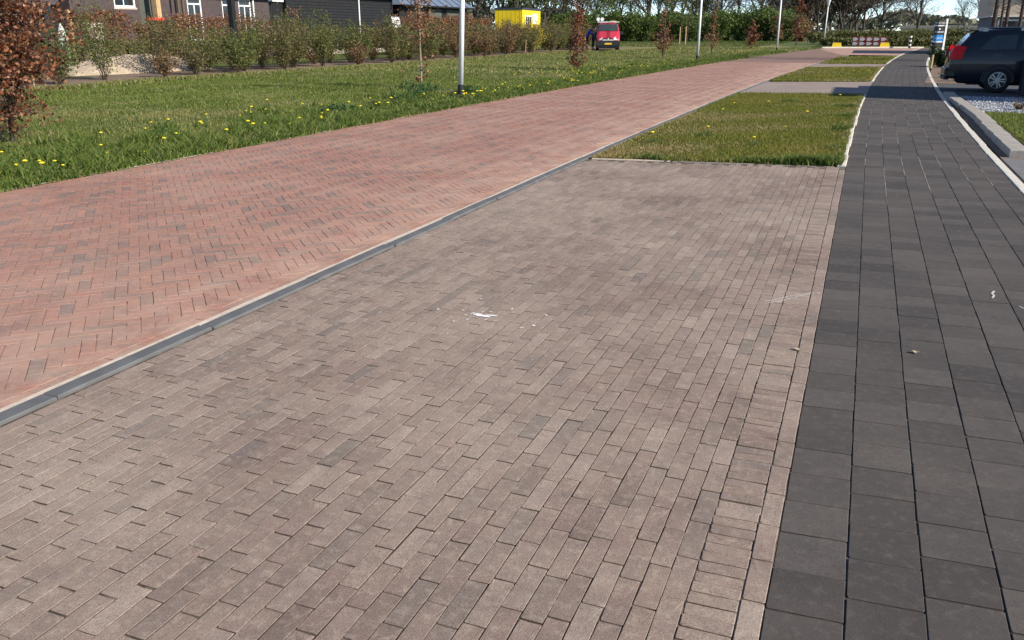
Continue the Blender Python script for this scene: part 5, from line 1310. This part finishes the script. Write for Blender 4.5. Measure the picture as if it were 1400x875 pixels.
bm2 = MB().box(4.60, 4.97, -.90, .90, .36, .80, .06).box(4.5, 4.92, -.88, .88, .26, .37, .02); bo = bm2.build('front_bumper', M['black'], van)
MB().box(4.972, 4.985, -.27, .27, .50, .62).build('number_plate', M['plate'], bo)
for s in (-1, 1): MB().box(4.85, 4.90, s*.24-.19, s*.24+.19, .865, .955, .01).build('grille', M['black'], van)
MB().box(4.80, 4.91, -.44, .44, .80, .862, .01).build('grille_bar', M['white'], van)
MB().box(4.80, 4.91, -.035, .035, .80, .98, .01).build('grille_post', M['white'], van)
for x in (.5, 1.5, 2.5, 3.4): MB().box(x-.03, x+.03, -.86, .86, 2.155, 2.205).build('rack_bar', M['white'], van)
MB().box(.3, 3.3, .15, .62, 2.21, 2.27).build('ladder', M['wood'], van)
for x in (.95, 3.95):
    for s in (-1, 1): wheel(van, x, s*.80, s, .33, .21)
MB().box(.3, 4.5, -.75, .75, .2, .36).build('underbody', M['black'], van)
for s in (0, 1): MB().tube((1.6, -.80+s*.32, 2.38), (3.3, -.80+s*.32, 2.38), .14, n=12).build('white_roll', M['white'], van)

def person(name, x, y, rz, label, joints, radii, edges, coat, legs_mat, hair_mat, headr=.105):
    """one continuous skinned body; hair, trousers and shoes as children"""
    t = empty(name, (x, y, 0), rz, label, 'person')
    me = bpy.data.meshes.new('body'); names = list(joints); idx = {n_: k for k, n_ in enumerate(names)}
    me.from_pydata([joints[n_] for n_ in names], [(idx[a], idx[b]) for a, b in edges], []); me.update()
    o = bpy.data.objects.new('body', me); link(o)
    sk = o.modifiers.new('skin', 'SKIN'); sk.use_smooth_shade = True
    for k, n_ in enumerate(names):
        r = radii[n_]; me.skin_vertices[0].data[k].radius = (r, r) if np.isscalar(r) else r
    me.skin_vertices[0].data[idx['pelvis']].use_root = True
    sb = o.modifiers.new('sub', 'SUBSURF'); sb.levels = sb.render_levels = 2
    dg = bpy.context.evaluated_depsgraph_get(); nm = bpy.data.meshes.new_from_object(o.evaluated_get(dg)); bpy.data.objects.remove(o)
    nm.name = 'body'; nm.materials.clear()
    for m_ in (coat, legs_mat, M['skin'], M['black']): nm.materials.append(m_)
    hz = joints['neck'][2]; hands = [np.array(joints[h]) for h in ('hand_l', 'hand_r')]; nk = np.array(joints['neck']); hd = np.array(joints['head'])
    for p in nm.polygons:
        c = np.array(p.center)
        if c[2] < .09: p.material_index = 3
        elif min(np.linalg.norm(c-h) for h in hands) < .085 or (c-nk)@(hd-nk) > .004: p.material_index = 2
        elif c[2] < joints['pelvis'][2]+.02 and abs(c[0]-joints['pelvis'][0]) < .35 and min(np.linalg.norm(c-h) for h in hands) > .3: p.material_index = 1
        else: p.material_index = 0
    b = bpy.data.objects.new('body', nm); link(b, t)
    hx, hy, hz = joints['head']; MB().ball((hx-.018, hy, hz+.030), (headr*1.02, headr*.92, headr*1.0), 12, 8).build('hair', hair_mat, t, smooth=True)
    for s in (-1, 1): MB().ball((hx+headr*.86, hy+s*.035, hz-.005), .014, 6, 5).build('eye', M['black'], t)
    MB().ball((hx+headr*.98, hy, hz-.03), (.02, .014, .022), 6, 5).build('nose', M['skin'], t); MB().box(hx+headr*.84, hx+headr*.90, -.025+hy, .025+hy, hz-.068, hz-.058).build('mouth', M['binred'], t)
    for s in (-1, 1): MB().ball((hx-.005, hy+s*headr*.86, hz-.01), (.022, .012, .034), 6, 5).build('ear', M['skin'], t)
    for hn in ('hand_l', 'hand_r'):
        h = np.array(joints[hn]); w_ = np.array(joints[hn.replace('hand', 'wrist')]); d = h-w_; d /= np.linalg.norm(d); a = np.cross(d, (0, 0, 1.)); a /= max(1e-6, np.linalg.norm(a)); c = np.cross(d, a)
        m = MB()
        for k, (o_, l_) in enumerate(((-.03, .062), (-.01, .074), (.01, .07), (.03, .056))):
            p0 = h+a*o_+d*.02; p1 = p0+d*l_*.55+c*.006; p2 = p1+d*l_*.4+c*.028; m.tube(p0, p1, .0095, .0085, 6).tube(p1, p2, .0085, .007, 6)
        p0 = h-a*.035-d*.02; m.tube(p0, p0-a*.03+d*.035, .011, .008, 6); m.build('fingers', M['skin'], t, smooth=True)
    return t
E_ = [('pelvis', 'waist'), ('waist', 'chest'), ('chest', 'upper'), ('upper', 'neck'), ('neck', 'head'), ('head', 'crown'), ('upper', 'sh_l'), ('sh_l', 'el_l'), ('el_l', 'wrist_l'), ('wrist_l', 'hand_l'), ('upper', 'sh_r'), ('sh_r', 'el_r'), ('el_r', 'wrist_r'), ('wrist_r', 'hand_r'),
      ('pelvis', 'hip_l'), ('hip_l', 'kn_l'), ('kn_l', 'an_l'), ('an_l', 'toe_l'), ('pelvis', 'hip_r'), ('hip_r', 'kn_r'), ('kn_r', 'an_r'), ('an_r', 'toe_r')]
R0_ = dict(pelvis=(.155, .125), waist=(.15, .115), chest=(.165, .125), upper=(.13, .10), neck=.055, head=(.085, .095), crown=(.075, .08), sh_l=.075, el_l=.052, wrist_l=.036, hand_l=(.042, .026), sh_r=.075, el_r=.052, wrist_r=.036, hand_r=(.042, .026),
           hip_l=.095, kn_l=.068, an_l=.046, toe_l=.042, hip_r=.095, kn_r=.068, an_r=.046, toe_r=.042)
J1 = dict(pelvis=(-.05, 0, .98), waist=(.0, 0, 1.14), chest=(.10, 0, 1.30), upper=(.17, 0, 1.43), neck=(.21, 0, 1.52), head=(.26, 0, 1.62), crown=(.265, 0, 1.70), sh_l=(.17, .20, 1.42), el_l=(.34, .27, 1.20), wrist_l=(.56, .20, 1.22), hand_l=(.64, .18, 1.24),
          sh_r=(.17, -.20, 1.42), el_r=(.36, -.25, 1.22), wrist_r=(.58, -.16, 1.30), hand_r=(.66, -.14, 1.33), hip_l=(-.05, .10, .92), kn_l=(.04, .13, .50), an_l=(-.05, .14, .09), toe_l=(.10, .15, .045), hip_r=(-.05, -.10, .92), kn_r=(-.02, -.14, .50), an_r=(-.16, -.14, .09), toe_r=(-.01, -.15, .045))
J2 = {k: (v[0]*.55, v[1], v[2]*1.04) for k, v in J1.items()}
J2.update(hand_r=(.42, -.16, 1.60), wrist_r=(.36, -.17, 1.53), el_r=(.30, -.27, 1.34), toe_l=(.10, .15, .045), toe_r=(.0, -.15, .045))
person('person', -21.55, 70.1, .25, 'fair haired person in a bright blue work jacket leaning towards the red van', J1, R0_, E_, M['blue_cloth'], M['navy_cloth'], M['hair'])
person('person', -21.6, 71.9, .1, 'person in dark navy work clothes standing behind the one in bright blue', J2, R0_, E_, M['navy_cloth'], M['navy_cloth'], M['black'])
